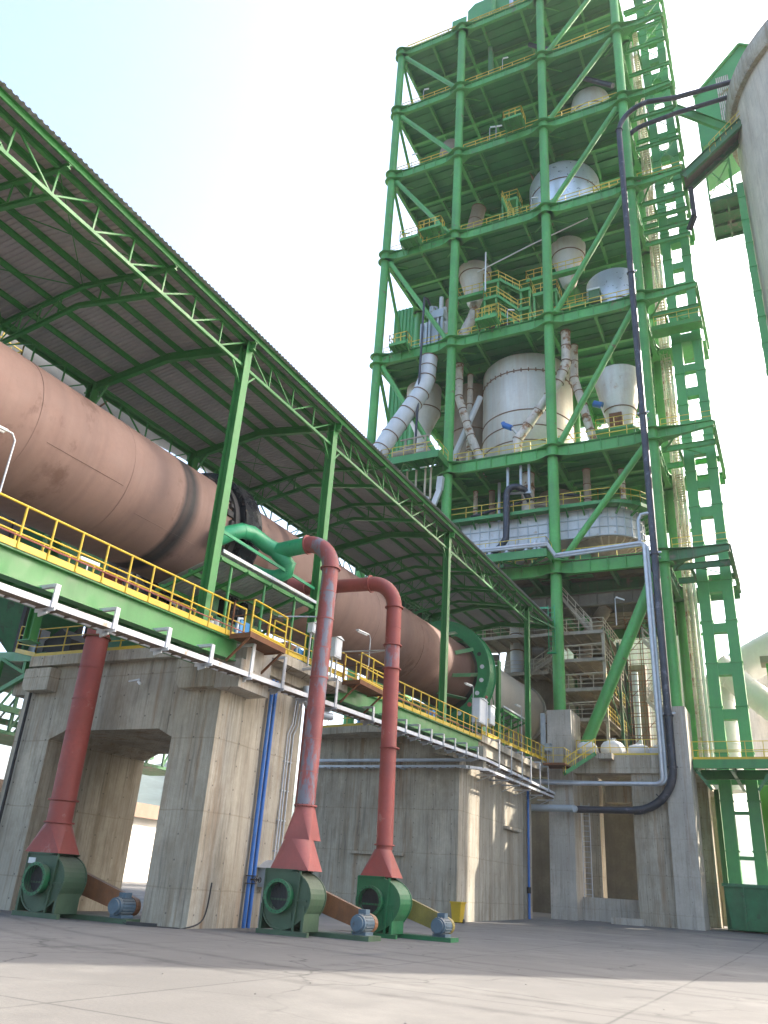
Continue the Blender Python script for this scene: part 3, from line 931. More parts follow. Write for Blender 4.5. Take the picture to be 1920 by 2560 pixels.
for li, z in enumerate(TZ):
    mat = DGREEN if li == 6 else TGREEN
    for i in range(3):
        b = MB(); flared(b, (TX[i], TY[0], z), (TX[i + 1], TY[0], z)); b.build("front_girder", TGREEN, tower)
    b = MB(); flared(b, (TX[0], TY[0], z), (TX[0], TY[1], z)); b.build("side_girder", mat, tower)
    b = MB(); flared(b, (TX[3], TY[0], z), (TX[3], TY[1], z)); b.build("side_girder", mat, tower)
    for i in (1, 2):
        b = MB(); b.ibeam((TX[i], TY[0] + .5, z - .02), (TX[i], TY[1] - .5, z - .02), BD - .1, .4); b.build("bay_girder", mat, tower)
    b = MB()
    for ya in TY[1:]:
        for i in range(3): b.ibeam((TX[i] + .5, ya, z - .05), (TX[i + 1] - .5, ya, z - .05), 1.0, .4)
    for i in range(4): b.ibeam((TX[i], TY[1] + .5, z - .05), (TX[i], TY[2] - .5, z - .05), 1.0, .4)
    b.build("rear_frame", mat, tower, False)["kind"] = "stuff"
    b = MB()
    b.ibeam((TX[0], 71.15, z - .08), (TX[3], 71.15, z - .08), 1.0, .4); b.build("cross_girder", mat, tower)
    for i in range(3):
        for k in (1, 2, 3):
            if (k == 2) != (i != 1): continue
            x = TX[i] + (TX[i + 1] - TX[i]) * k / 4
            b = MB(); b.ibeam((x, TY[0] + .15, z + .08), (x, TY[2], z + .08), .7, .25); b.build("floor_beam", mat, tower)
    b = MB()
    zt = z + BD / 2 - .07
    b.box(TX[0] - .1, TY[0] - .1, zt, TX[3] + .1, TY[2] + .3, zt + .1)
    y = TY[0] + .6
    while y < TY[2]:
        b.box(TX[0], y, zt - .1, TX[3], y + .09, zt - .002); y += 1.2
    for yy in (73.7, 79): b.box(TX[0], yy, zt - .32, TX[3], yy + .14, zt - .101)
    b.build("floor_deck", DUSTD if li == 6 else DECKG, tower)
    if li == 6:
        for yy in (68.4, 72.4):
            b = MB(); b.ibeam((-27, yy, 25.7 if yy < 70 else 26.2), (TX[3] - .3, yy, 25.7 if yy < 70 else 26.2), 1.15, .4)
            for k in range(12): b.box(-26 + 1.5 * k, yy - .19, 25.2, -25.95 + 1.5 * k, yy + .19, 26.3)
            b.build("lower_girder", DUSTD, tower, False)
    # gusset braces under the girders at the columns
    for i, x in enumerate(TX):
        for s in (-1, 1):
            if not (0 <= i + s <= 3): continue
            b = MB(); b.bar((x + s * .3, TY[0] + .8, z - BD / 2 - .05), (x + s * 1.9, TY[0] + 2.4, z - .1), .12); 
            b.build("gusset_brace", mat, tower)
    # handrails along the front edge, one per bay
    if li < 7:
        for i in range(3):
            if li == 5 and i == 0: continue
            b = MB(); zz = zt + .1
            xa, xb = TX[i] + .6, TX[i + 1] - .6
            b.rail([(xa, TY[0] + .12, zz), (xb, TY[0] + .12, zz)], 1.15, 1.45, .075 if li < 3 else .06, (1.0, .55))
            b.build("handrail", BEIGE if (li == 6 and i == 0) else TYELL, tower)
# wind braces
def brace(p, q, r=.3, m=TGREEN):
    b = MB(); b.cyl(p, q, r, 18); b.build("wind_brace", m, tower)
for k in range(5):
    zt, zb = TZ[k] - .9, TZ[k + 1] + .9
    brace((TX[0] + .7, 66, zt), (TX[1] - .7, 66, zb), .27)
    b = MB(); b.bar((TX[0], 66.6, zt), (TX[0], 75.6, zb), .3, .3); b.build("side_brace", TGREEN, tower)
    b = MB(); b.box(TX[0] + .45, 65.96, zt - .6, TX[0] + 1.1, 66.04, zt + .5); b.box(TX[1] - 1.1, 65.96, zb - .5, TX[1] - .45, 66.04, zb + .6); b.build("gusset_plate", TGREEN, tower)
for k in range(6):
    zt, zb = TZ[k] - .9, TZ[k + 1] + .9
    brace((TX[3] - .75, 66, zt), (TX[2] + .75, 66, zb), .3)
    b = MB(); b.box(TX[3] - 1.1, 65.96, zt - .6, TX[3] - .45, 66.04, zt + .5); b.box(TX[2] + .45, 65.96, zb - .5, TX[2] + 1.1, 66.04, zb + .6); b.build("gusset_plate", TGREEN, tower)
brace((TX[3] - .75, 66.0, 26.6), (TX[2] + 1.75, 66.0, 12.3), .48)
# decks reaching out in front of the tower on the two low levels
def outdeck(x0, x1, y0, z, m, railm):
    b = MB()
    b.bar((x0, y0, z), (x1, y0, z), .08, .75); b.bar((x0, y0, z), (x0, 65.8, z), .08, .75); b.bar((x1, y0, z), (x1, 65.8, z), .08, .75)
    b.box(x0, y0, z + .3, x1, 65.5, z + .37)
    for k in range(1, 6):
        x = x0 + (x1 - x0) * k / 6; b.bar((x, y0, z + .15), (x, 65.5, z + .15), .1, .28)
    b.bar((x1 - .3, y0 + .3, z - .3), (x1 - 2, 65.6, z - .3), .18); b.bar((x0 + 2.5, y0 + .3, z - .3), (x0 + .8, 65.6, z - .3), .18)
    b.bar(((x0 + x1) / 2 - .6, y0 + .3, z - .3), ((x0 + x1) / 2 + .6, 65.6, z - .3), .18)
    b.build("outer_deck", m, tower)
    b = MB(); b.rail([(x0, 65.4, z + .37), (x0, y0, z + .37), (x1, y0, z + .37), (x1, 65.4, z + .37)], 1.1, 1.3, .045); b.build("handrail", railm, tower)
outdeck(-33.5, -27.3, 62.9, 40.0, GREEN, TYELL)
outdeck(-24.0, -17.1, 63.6, 28.7, GREEN, TYELL)
for x0, x1, z, w in ((-33.9, -31.6, 70.7, 1.6), (-34.4, -32.3, 55.9, 1.4), (-21.2, -19.0, 84.5, 1.8), (-24.3, -22.0, 56.3, 1.6), (-31.7, -28.9, 71.6, 1.3)):
    b = MB(); b.box(x0, 65.9 - w, z - .16, x1, 65.9, z)
    for k in range(5): b.box(x0 + (x1 - x0) * k / 4 - .04, 65.9 - w, z - .34, x0 + (x1 - x0) * k / 4 + .04, 65.9, z - .16)
    b.box(x0, 65.9 - w - .03, z - .36, x1, 65.9 - w, z)
    for k in (0, 1): b.bar((x0 + (x1 - x0) * k, 65.9 - w + .2, z - .3), (x0 + (x1 - x0) * k, 65.8, z - 1.2), .1)
    b.build("balcony", TGREEN, tower)
    b = MB(); b.rail([(x0, 65.8, z), (x0, 65.9 - w, z), (x1, 65.9 - w, z), (x1, 65.8, z)], 1.15, .8, .07); b.build("balcony_rail", TYELL, tower)
# side frames on the right that carry the bucket elevator
for li, z in enumerate(TZ):
    m = DGREEN if li == 6 else TGREEN
    xr = -2.72
    b = MB()
    P = [(TX[3] + .3, .7), (TX[3] + 1.2, .45), (TX[3] + 2.4, .2), (xr, .16)]
    zt_, zb_ = z + BD / 2, z - BD / 2
    b.hexa([(TX[3] + .4, 65.97, zb_), (xr, 65.97, z + .1), (xr, 66.03, z + .1), (TX[3] + .4, 66.03, zb_), (TX[3] + .4, 65.97, zt_), (xr, 65.97, z + .55), (xr, 66.03, z + .55), (TX[3] + .4, 66.03, zt_)])
    for zc, zd in ((zt_, z + .57), (zb_, z + .08)):
        L1 = []; 
        for k, (x, wd) in enumerate(P):
            f = (x - P[0][0]) / (xr - P[0][0]); L1.append((x, wd, zc + (zd - zc) * f))
        vs = []
        for x, wd, zz in L1: vs += [(x, 66 - wd, zz), (x, 66 + wd, zz), (x, 66 - wd, zz + .05), (x, 66 + wd, zz + .05)]
        fs = []
        for k in range(3):
            a = 4 * k
            fs += [(a, a + 1, a + 5, a + 4), (a + 2, a + 6, a + 7, a + 3), (a, a + 4, a + 6, a + 2), (a + 1, a + 3, a + 7, a + 5)]
        b.add(vs, fs)
    for k in range(1, 4):
        x = TX[3] + 1.2 * k; b.box(x - .02, 65.85, z - .4, x + .02, 66.15, z + .5)
    b.build("bracket_girder", m, tower)
    b2 = MB()
    for zc in (z + BD / 2, z - BD / 2):
        P2 = [(TX[3] + .3, .85), (TX[3] + .9, .75), (TX[3] + 1.8, .4), (TX[3] + 2.8, .22), (xr, .2)]
        for (xa, wa), (xb, wb) in zip(P2[:-1], P2[1:]):
            b2.hexa([(xa, 76.3 - wa, zc), (xb, 76.3 - wb, zc), (xb, 76.3 + wb, zc), (xa, 76.3 + wa, zc), (xa, 76.3 - wa, zc + .06), (xb, 76.3 - wb, zc + .06), (xb, 76.3 + wb, zc + .06), (xa, 76.3 + wa, zc + .06)])
    b2.box(TX[3] + .4, 76.27, z - BD / 2 + .06, xr, 76.33, z + BD / 2)
    b2.build("bracket_girder", m, tower)
    b = MB(); b.ibeam((xr, 66.1, z + .3), (xr, 76.4, z + .3), .75, .3); b.build("frame_side", m, tower)
    for y in (69.2, 72.6):
        b = MB(); b.ibeam((TX[3] + .4, y, z + .25), (xr - .15, y, z + .25), .55, .25); b.build("frame_cross", m, tower)
    b = MB(); b.bar((TX[3] + .5, 69.2, z), (-5.9, 66.3, z), .15); b.bar((-6.0, 69.2, z + .1), (-5.9, 76.2, z + .1), .2, .35); b.bar((-5.8, 69.3, z + .2), (xr, 72.5, z + .2), .08); b.build("frame_brace", m, tower)
    if li in (3, 6, 5):
        b = MB(); b.rail([(TX[3] + .8, 66.1, z + .6), (xr, 66.1, z + .6)], 1.1, 1.3, .045); b.build("handrail", TYELL, tower)
    if li == 4:
        b = MB(); b.box(TX[3] + .5, 68.6, z - 1.6, xr, 70.4, z - 1.45); b.box(TX[3] + .5, 68.6, z - 1.95, xr, 68.7, z - 1.6)
        b.box(TX[3] + .5, 72.7, z - 1.6, xr, 76, z - 1.45)
        b.build("side_deck", TGREEN, tower)
        b = MB(); b.rail([(TX[3] + .8, 68.6, z - 1.45), (xr, 68.6, z - 1.45)], 1.1, 1.2, .045); b.build("handrail", TYELL, tower)
    if li < 3:
        for f in (1 / 3, 2 / 3):
            zz = TZ[li + 1] + (z - TZ[li + 1]) * f
            b = MB(); b.ibeam((TX[3] + .6, 69.4, zz), (xr, 69.4, zz), .5, .25); b.bar((-5.4, 69.4, zz - .2), (-3.2, 69.4, zz - 3.2), .08); b.bar((-3.2, 69.4, zz - .2), (-5.4, 69.4, zz - 3.2), .08); b.build("frame_cross", TGREEN, tower)
            b = MB(); b.ibeam((xr, 69.4, zz), (xr, 75.8, zz), .5, .22); b.build("frame_side", TGREEN, tower)
    if li == 3:
        for zz in (z - 1.7, z - 3.6, z - 5.2):
            b = MB(); b.ibeam((TX[3] + .6, 69.4, zz), (xr, 69.4, zz), .5, .25); b.build("frame_cross", TGREEN, tower)
# hoist house on the top floor
b = MB(); b.rail([(-35.8, 66.3, 107.3), (-8.2, 66.3, 107.3)], 1.2, 1.5, .06); b.build("handrail", TYELL, tower)
b = MB(); b.prism([(-27.3, 107.2), (-27.3, 112.2), (-26.3, 113.2), (-14, 113.2), (-14, 107.2)], 67.2, 76, 'y')
b.box(-29.6, 66.9, 109.4, -27.35, 69.5, 109.7); b.box(-29.5, 67, 109.7, -27.4, 67.05, 111)
b.build("roof_house", CLAD, tower)
b = MB(); b.cyl((-23.4, 66.6, 107.2), (-23.4, 66.6, 114), .33, 16); b.build("vent_pipe", TGREEN, tower)
b = MB(); b.cyl((-20.9, 66.6, 107.2), (-20.9, 66.6, 114), .28, 16); b.build("vent_pipe", GALV, tower)

# ribbed stair shaft behind the left face
t = thing("stair_shaft", "ribbed green clad shaft behind the side braces of the tower", "stair shaft", (-42.6, 86, 0))
b = MB(); pts = []
x = -44.2; k = 0
while x < -40.5:
    pts += [(x, 84.0), (x + .2, 84.0), (x + .28, 84.12), (x + .48, 84.12)]; x += .56
b.prism(pts + [(-40.4, 88), (-44.2, 88)], .3, 78, 'z'); b.build("cladding", CLAD, t)

# ================================================================ concrete base of the tower
t = thing("tower_base", "raw concrete frame of pedestals and beams that carries the green tower", "concrete frame", (-12.5, 65, 0))
def blk(name, m, *a):
    b = MB(); b.box(*a); return b.build(name, m, t)
blk("pedestal", CONCL, -17.62, 64.5, 0, -15.7, 67.6, 15.37)
blk("pedestal", CONCL, -8.87, 64.5, .1, -7.1, 67.6, 15.37)
blk("leg", CONC, -11.42, 64.9, .1, -8.872, 67.2, 10.54)
blk("front_beam", CONC, -15.698, 64.7, 10.54, -8.872, 66.0, 11.86)
blk("deck_slab", CONC, -15.6, 66.01, 11.3, -7.2, 88, 11.84)
blk("stub", CONC, -13.6, 63.6, 11.45, -12.5, 64.69, 11.86)
blk("low_wall", CONCL, -15.69, 66.3, .1, -11.43, 66.6, 1.95)
blk("plinth", CONCL, -13.2, 63.9, .1, -11.0, 64.88, .75)
blk("darkening_wall", DUSTD, -38, 84, .1, -13.5, 84.4, 11.3)  # both walls are added to keep the space behind the concrete legs dark
blk("darkening_wall", DUSTD, -11.6, 84.1, .1, -8.4, 84.5, 11.3)
for x in TX:
    for y in (76.3, 86.6): blk("pedestal", CONC, x - .8, y - .8, .1, x + .8, y + .8, 11.9)
for x in TX[:2]: blk("pedestal", CONC, x - .9, 64.8, .1, x + .9, 67.2, 14)
blk("inner_beam", CONC, -15.6, 75.6, 9.6, -8, 76.8, 11.29)
t = thing("slab_railing", "yellow railing along the front edge of the tower base behind the white sacks", "railing", (-15.5, 64.75, 11.86))
b = MB(); b.rail([(-15.4, 64.8, 11.86), (-8.95, 64.8, 11.86)], 1.15, 1.3, .045); b.build("rails", TYELL, t)
b = MB(); b.bar((-15.4, 64.78, 11.93), (-8.95, 64.78, 11.93), .02, .14); b.build("toe_board", TYELL, t)

# ================================================================ bucket elevator
t = thing("bucket_elevator", "tall twin leg green bucket elevator with tie plates between tower and silo", "bucket elevator", (-4.4, 71.3, .5))
for x0, x1 in ((-5.84, -4.93), (-3.9, -3.03)):
    b = MB(); b.box(x0, 70.9, .4, x1, 71.8, 124)
    z = 2.2
    while z < 122:
        b.box(x0 - .07, 70.83, z - .04, x1 + .07, 71.87, z + .04)
        z += 3.6
    b.build("casing_leg", EGREEN, t)
z = 15.6; k = 0
while z < 122:
    b = MB(); b.box(-4.93, 71.0, z, -3.9, 71.7, z + (1.0 if k % 2 else .8)); b.build("tie_plate", EGREEN, t)
    z += 3.6 if z < 28 else (2.9 if k % 2 else 3.5); k += 1
for z in (1.0, 5.2, 8.4):
    b = MB(); b.box(-4.93, 71.2, z, -3.9, 71.5, z + .25); b.build("tie_plate", EGREEN, t)
b = MB(); b.box(-6.2, 70.6, .4, -2.6, 72.1, 3.3); b.build("boot", MGREEN, t)

# pipes and caged ladder between tower and elevator
for k, (x, y, r, m, lab) in enumerate(((-7.25, 74.6, .16, RUSTW, "thin pale riser pipe closest to the tower's corner column"), (-6.85, 75.2, .2, GDUCT, "middle grey riser pipe between tower and elevator"), (-6.45, 74.9, .15, WHITEP, "pale riser pipe closest to the elevator legs"))):
    t = thing("riser_pipe", lab, "pipe", (x, y, 12), "riser pipes between tower and elevator")
    b = MB(); b.cyl((x, y, 11.9), (x, y, 104), r, 12)
    b.build("pipe", m, t)
    b = MB(); z = 14
    while z < 103: b.torus_ring((x, y, z), (0, 0, 1), r, .06, .06, 12); z += 5.8
    b.build("flanges", m, t)
t = thing("caged_ladder", "tall caged ladder beside the riser pipes of the tower", "ladder", (-6.9, 73.4, 12))
b = MB()
for x in (-7.1, -6.65): b.bar((x, 73.4, 12), (x, 73.4, 100), .06)
z = 12.4
while z < 100: b.bar((-7.1, 73.4, z), (-6.65, 73.4, z), .035); z += .45
b.build("rungs", BEIGE, t)
b = MB(); z = 14
while z < 100:
    pts = [(-6.875 + .42 * math.cos(a), 73.4 - .1 - .42 * math.sin(a), z) for a in [math.pi * i / 6 for i in range(7)]]
    b.tube(pts, .025, 5); z += 1.6
for i in range(1, 6, 2):
    a = math.pi * i / 6; x, y = -6.875 + .42 * math.cos(a), 73.3 - .42 * math.sin(a)
    b.bar((x, y, 14), (x, y, 99), .03)
b.build("cage", BEIGE, t)
# ================================================================ vessels and pipes inside the tower
def vessel(name, lab, cat, cx, cy, prof, mat, seams=(), group=None, n=48, brackets=False):
    t = thing(name, lab, cat, (cx, cy, prof[0][1]), group)
    b = MB(); b.lathe(cx, cy, prof, n); b.build("shell", mat, t)
    if seams:
        def rat(z):
            for (r0, z0), (r1, z1) in zip(prof[:-1], prof[1:]):
                if min(z0, z1) <= z <= max(z0, z1) and z1 != z0: return r0 + (r1 - r0) * (z - z0) / (z1 - z0)
            return prof[-1][0]
        for z in seams:
            b = MB(); b.torus_ring((cx, cy, z), (0, 0, 1), rat(z) - .02, .09, .09, n)
            if brackets and z == seams[-1]:
                for k in range(40):
                    a = 2 * math.pi * k / 40; r = rat(z) + .05
                    b.bar((cx + r * math.cos(a), cy + r * math.sin(a), z - .22), (cx + r * math.cos(a), cy + r * math.sin(a), z + .22), .1)
            b.build("seam_ring", SEAM, t)
    return t
def pipe(name, lab, cat, pts, r, mat, joints=True, group=None, n=18, jm=None):
    t = thing(name, lab, cat, pts[0], group)
    b = MB(); b.tube(pts, r, n); b.build("pipe_run", mat, t)
    if joints:
        b = MB()
        for i in range(len(pts)):
            p = Vector(pts[i])
            d = Vector(pts[min(i + 1, len(pts) - 1)]) - Vector(pts[max(i - 1, 0)])
            b.torus_ring(p, d, (r[i] if isinstance(r, list) else r) - .01, .08, .08, n)
        for p, q in zip(pts[:-1], pts[1:]):
            p, q = Vector(p), Vector(q)
            k = int((q - p).length / 2.2)
            for i in range(1, k + 1): b.torus_ring(p.lerp(q, i / (k + 1)), q - p, (r[0] if isinstance(r, list) else r) - .01, .07, .07, n)
        b.build("joint_rings", jm or SEAM, t)
    return t
CG = "cyclones of the preheater"
vessel("calciner", "widest pale steel vessel with rusty seams, behind the middle columns of the tower", "vessel", -21.5, 73.6, [(4.6, 40.25), (4.85, 40.35), (4.85, 53.9), (4.6, 54.2)], STEEL, (41.6, 43.4, 45.2, 47.0, 51.9), None, 72, True)
vessel("cyclone", "large silver clad cyclone drum on the fourth floor from the top", "cyclone", -16.5, 73.6, [(4.0, 70.58), (4.2, 70.68), (4.2, 80.6), (4.0, 81.1), (3.2, 81.7), (1.2, 82.0)], SILVER, (73.1, 78.2), CG, 64)
vessel("cyclone", "round topped pale cyclone just below the black pipe's bend", "cyclone", -12.6, 73.0, [(2.4, 83.9), (2.5, 84.0), (2.5, 92.0), (2.3, 93.4), (1.6, 94.2)], STEEL, (86.5, 90.5), CG)
vessel("cyclone", "small brown domed cyclone high behind the second tower column", "cyclone", -30.8, 71.5, [(1.5, 83.9), (1.6, 84), (1.6, 90.8), (1.3, 92.2), (.6, 92.9)], BROWNS, (87,), CG)
vessel("cyclone", "low pale drum top behind the topmost railing next to the corner braces", "cyclone", -31.3, 70.2, [(1.9, 95.5), (1.9, 99.0), (1.4, 99.9), (.5, 100.2)], STEEL, (98.6,), CG)
vessel("cyclone", "low pale drum top on the highest railed floor next to the elevator side", "cyclone", -12.0, 71.4, [(2.0, 95.5), (2.0, 100.6), (1.5, 101.6), (.5, 102)], STEEL, (99.8,), CG)
vessel("cyclone", "pale cone bottom of a cyclone ending in the stained white bent pipe", "cyclone", -27.2, 71.6, [(.62, 64.3), (.8, 64.6), (1.95, 69.0), (2.0, 69.6)], STEEL, (68.5,), CG)
vessel("cyclone", "pale cone bottom of a cyclone beside the third column, over the long walkway", "cyclone", -16.0, 71.9, [(.6, 63.9), (.8, 64.2), (1.9, 68.3), (2.0, 69.6)], STEEL, (68.0,), CG)
vessel("tank", "silver flat topped tank beside the black pipe, level with the zigzag stairs", "tank", -11.2, 72.4, [(2.9, 55.7), (3.0, 55.8), (3.0, 62.9), (2.8, 63.0)], SILVER, (59.0,))
vessel("cyclone", "upright pale hopper bottomed vessel behind the thick bending grey duct", "cyclone", -33.4, 72.2, [(.9, 40.4), (.9, 48.6), (1.98, 51.2), (2.0, 54.4)], STEEL, (51.2,), CG)
vessel("cyclone", "smooth pale cone hopper over the small round-cornered platform", "cyclone", -11.35, 71.2, [(.8, 42.6), (1.0, 43.8), (1.6, 46.0), (2.38, 49.9), (2.25, 50.3)], STEEL, (45.9,), CG)
vessel("cyclone", "brown streaked vessel partly hidden behind the second column", "cyclone", -28.4, 74.6, [(.9, 40.4), (.9, 44.5), (2.3, 48.4), (2.3, 54.2)], BROWNS, (44.8, 48.4), CG)
vessel("smoke_chamber", "dusty brown kiln inlet chamber where the pale kiln end meets the tower", "inlet chamber", -22.0, 75.6, [(3.3, 12.2), (3.4, 20.0), (2.9, 21.5), (2.2, 26), (2.4, 28.2)], DUSTY, (16, 20), None, 8)
vessel("mixing_chamber", "brown vessel above the white panelled duct on the sixth floor", "vessel", -18.5, 73.4, [(3.4, 29), (3.6, 33.8), (3.2, 36.2), (1.8, 38.8)], BROWNS, (33.8,), None, 40)

pipe("tertiary_air_duct", "thick pale grey duct bending down out of the tower behind the shed roof", "air duct", [(-30.4, 66.6, 54.3), (-30.45, 66.3, 51.5), (-30.9, 65.9, 49.5), (-32.0, 65.2, 47.0), (-33.4, 64.3, 43.9), (-34.6, 63.2, 40.4), (-34.6, 61, 36), (-34.3, 56, 31.5), (-34, 46, 29.2), (-34, 28, 27.2), (-34, 20, 26.2), (-34, -6, 25.0)], [.92] * 7 + [1.1, 1.3, 1.35, 1.35, 1.35], GDUCT, True, None, 24)
FP = "rust streaked meal pipes"
pipe("meal_pipe", "rust streaked meal pipe kinked beside the second column", "pipe", [(-27.8, 69, 54.4), (-27.8, 69, 50.2), (-26.3, 69, 45.0), (-24.9, 69, 41.2), (-24.5, 69, 40.3)], .44, RUSTW, True, FP)
pipe("meal_pipe", "pale meal pipe crossing in front of the wide vessel behind the middle column", "pipe", [(-15.6, 67.4, 54.3), (-15.6, 67.3, 50.6), (-16.4, 67.2, 48.3), (-20.6, 67.0, 42.4), (-20.75, 67, 40.4)], .48, RUSTW, True, FP)
pipe("meal_pipe", "rustier meal pipe between the third column and the big diagonal brace", "pipe", [(-15.3, 69.6, 54), (-15.4, 69.6, 50), (-14.6, 69.5, 46.5), (-13.7, 69.4, 41.9), (-13.6, 69.4, 40.3)], .42, RUSTW, True, FP)
pipe("meal_pipe", "plain grey pipe leaning diagonally across to the second column's foot", "pipe", [(-25.6, 69.8, 50.2), (-28.4, 69.4, 42.9), (-28.6, 69.4, 40.4)], .32, GDUCT, False, FP)
pipe("meal_pipe", "vertical rusty meal pipe behind the kinked one", "pipe", [(-27.1, 70.6, 53.9), (-27.1, 70.6, 40.4)], .3, RUSTW, True, FP)
pipe("meal_pipe", "stained white bent pipe under the cone beside the zigzag stairs", "pipe", [(-26.9, 71.2, 64.8), (-26.9, 71, 63.2), (-27.1, 70.7, 61.9), (-27.6, 70.3, 60.3), (-28.2, 70, 58.4), (-28.3, 70, 55.7)], .58, RUSTW, False, FP)
pipe("meal_pipe", "thin fork of grey pipes above the blue-grey pump rack", "pipe", [(-30.5, 69.5, 65), (-30.5, 69.5, 63.5), (-30.9, 69.2, 58.5), (-31.1, 69, 55.7)], .25, GDUCT, False, FP)
pipe("meal_pipe", "straight grey pipe beside the thin fork of pipes", "pipe", [(-30.2, 69.8, 63.6), (-29.9, 69.8, 60), (-29.8, 69.8, 55.7)], .28, GDUCT, False, FP)
pipe("meal_pipe", "brown slanted pipe behind the upper dusty platform", "pipe", [(-14.0, 72.4, 26.2), (-15.6, 72.0, 23.7), (-16.4, 72, 20)], .62, BROWNS, True, FP)
pipe("meal_pipe", "grey pipe dropping into the kiln inlet chamber", "pipe", [(-22.5, 72.6, 27.4), (-22.5, 72.3, 22.6), (-22.5, 72.4, 20.5)], .62, GDUCT, True, FP)
pipe("meal_pipe", "dark diagonal pipe under the top floor", "pipe", [(-19.5, 70, 104.5), (-15.5, 69.4, 100)], .3, BPIPE, False, FP)
pipe("meal_pipe", "dark diagonal pipe under the second floor", "pipe", [(-13.2, 69.5, 94.2), (-9.2, 69.2, 90.2)], .3, BPIPE, False, FP)
pipe("meal_pipe", "yellowish pipe hanging below the top floor", "pipe", [(-24.6, 69, 105.4), (-24.4, 69, 96)], .34, DGREEN, False, FP)
pipe("meal_pipe", "rusty stub pipe over the white panelled duct", "pipe", [(-20.0, 68.2, 39), (-20.0, 68.2, 34.5)], .62, RUSTW, True, FP)
t = thing("pipe_actuator", "blue actuator on the pipe in front of the wide vessel", "actuator", (-21.6, 66.6, 44))
b = MB(); b.cyl((-21.9, 66.6, 44.1), (-21.1, 66.6, 43.6), .3, 14); b.cyl((-21.9, 66.6, 44.1), (-22.0, 66.6, 44.4), .22, 12); b.build("motor", BLUE, t)
b = MB(); b.bar((-21.1, 66.6, 43.6), (-20.6, 66.9, 43.0), .2); b.build("arm", GDUCT, t)
t = thing("pipe_actuator", "blue actuator on the smooth cone hopper", "actuator", (-13.3, 69.4, 46))
b = MB(); b.cyl((-13.5, 69.3, 46.4), (-12.7, 69.3, 46.0), .34, 14); b.build("motor", BLUE, t)
b = MB(); b.bar((-12.8, 69.2, 45.8), (-12.3, 69.2, 43.9), .12); b.build("arm", RUSTW, t)
t = thing("hopper_patch", "dark square inspection hatch on the smooth cone hopper", "hatch", (-11.5, 69.5, 44.3))
b = MB(); b.box(-12.15, 69.55, 43.7, -10.95, 70.2, 45.1); b.build("plate", RUST, t)
t = thing("hopper_platform", "small round-cornered platform with yellow railing below the smooth cone hopper", "platform", (-11.3, 68.2, 42.3), None)
b = MB(); b.prism([(-13.1, 67.6), (-9.7, 67.6), (-9.2, 68.4), (-9.2, 71), (-13.3, 71)], 42.1, 42.3, 'z'); b.build("floor", GREEN, t)
b = MB(); b.rail([(-13.1, 67.65, 42.3), (-9.7, 67.65, 42.3), (-9.25, 68.4, 42.3), (-9.25, 71, 42.3)], 1.15, .9, .045); b.build("rails", TYELL, t)
for x in (-13.0, -9.6):
    b = MB(); b.bar((x, 68, 42.1), (x, 68, 40.3), .12); b.build("leg", GREEN, t)
t = thing("feed_rack", "tall blue-grey rack of pipes and pumps behind a diagonal brace", "pipe rack", (-30.5, 67.4, 55.7))
b = MB(); 
for x in (-31.9, -31.3, -30.9, -29.9, -29.4): b.bar((x, 67.4, 55.7), (x, 67.4, 60.6 if x > -31 else 60.0), .24)
b.box(-31.8, 67.6, 56.2, -29.5, 68.6, 60.2); b.build("frame", GREYP, t)
b = MB(); b.box(-30.8, 67.2, 60.3, -29.2, 68.2, 61.4); b.cyl((-30.7, 67.4, 61.3), (-30.7, 67.4, 62.0), .3, 14); b.tube(arc((-30.4, 67.3, 61.5), (1, 0, 0), (0, 0, 1), .4, math.pi, 0, 7), .12, 8); b.build("header", GREYP, t)
t = thing("cable_bundle", "thin dark pipe hanging straight down from the blue-grey pump rack", "pipe", (-30.7, 65.2, 42))
b = MB(); b.tube([(-30.75, 66.9, 61.9), (-30.75, 66.2, 62.3), (-30.75, 65.3, 61.8), (-30.75, 65.2, 58), (-30.9, 65.2, 41)], .13, 10); b.build("pipe_run", BPIPE, t)

# zigzag stairs, fifth floor
def landing(lab, x0, x1, y0, y1, z, sides, grp="green landings with yellow railings on the fifth floor", leg=None):
    t = thing("landing", lab, "landing", ((x0 + x1) / 2, y0, z), grp)
    b = MB(); b.box(x0, y0, z - .12, x1, y1, z); b.box(x0, y0, z - .4, x1, y0 + .08, z - .12); b.box(x1 - .08, y0 + .08, z - .4, x1, y1, z - .12); b.box(x0, y0 + .08, z - .4, x0 + .08, y1, z - .12)
    b.build("floor", TGREEN, t)
    P = [(x0, y1, z), (x0, y0 + .03, z), (x1, y0 + .03, z), (x1, y1, z)]
    for k in sides:
        b = MB(); b.rail([P[k], P[k + 1]], 1.15, .9, .06); b.build("handrail", TYELL, t)
    if leg is not None:
        for lx in (x0 + .1, x1 - .1):
            b = MB(); b.bar((lx, y0 + .2, z - .4), (lx, y0 + .2, leg), .2); b.build("leg", TGREEN, t)
    return t
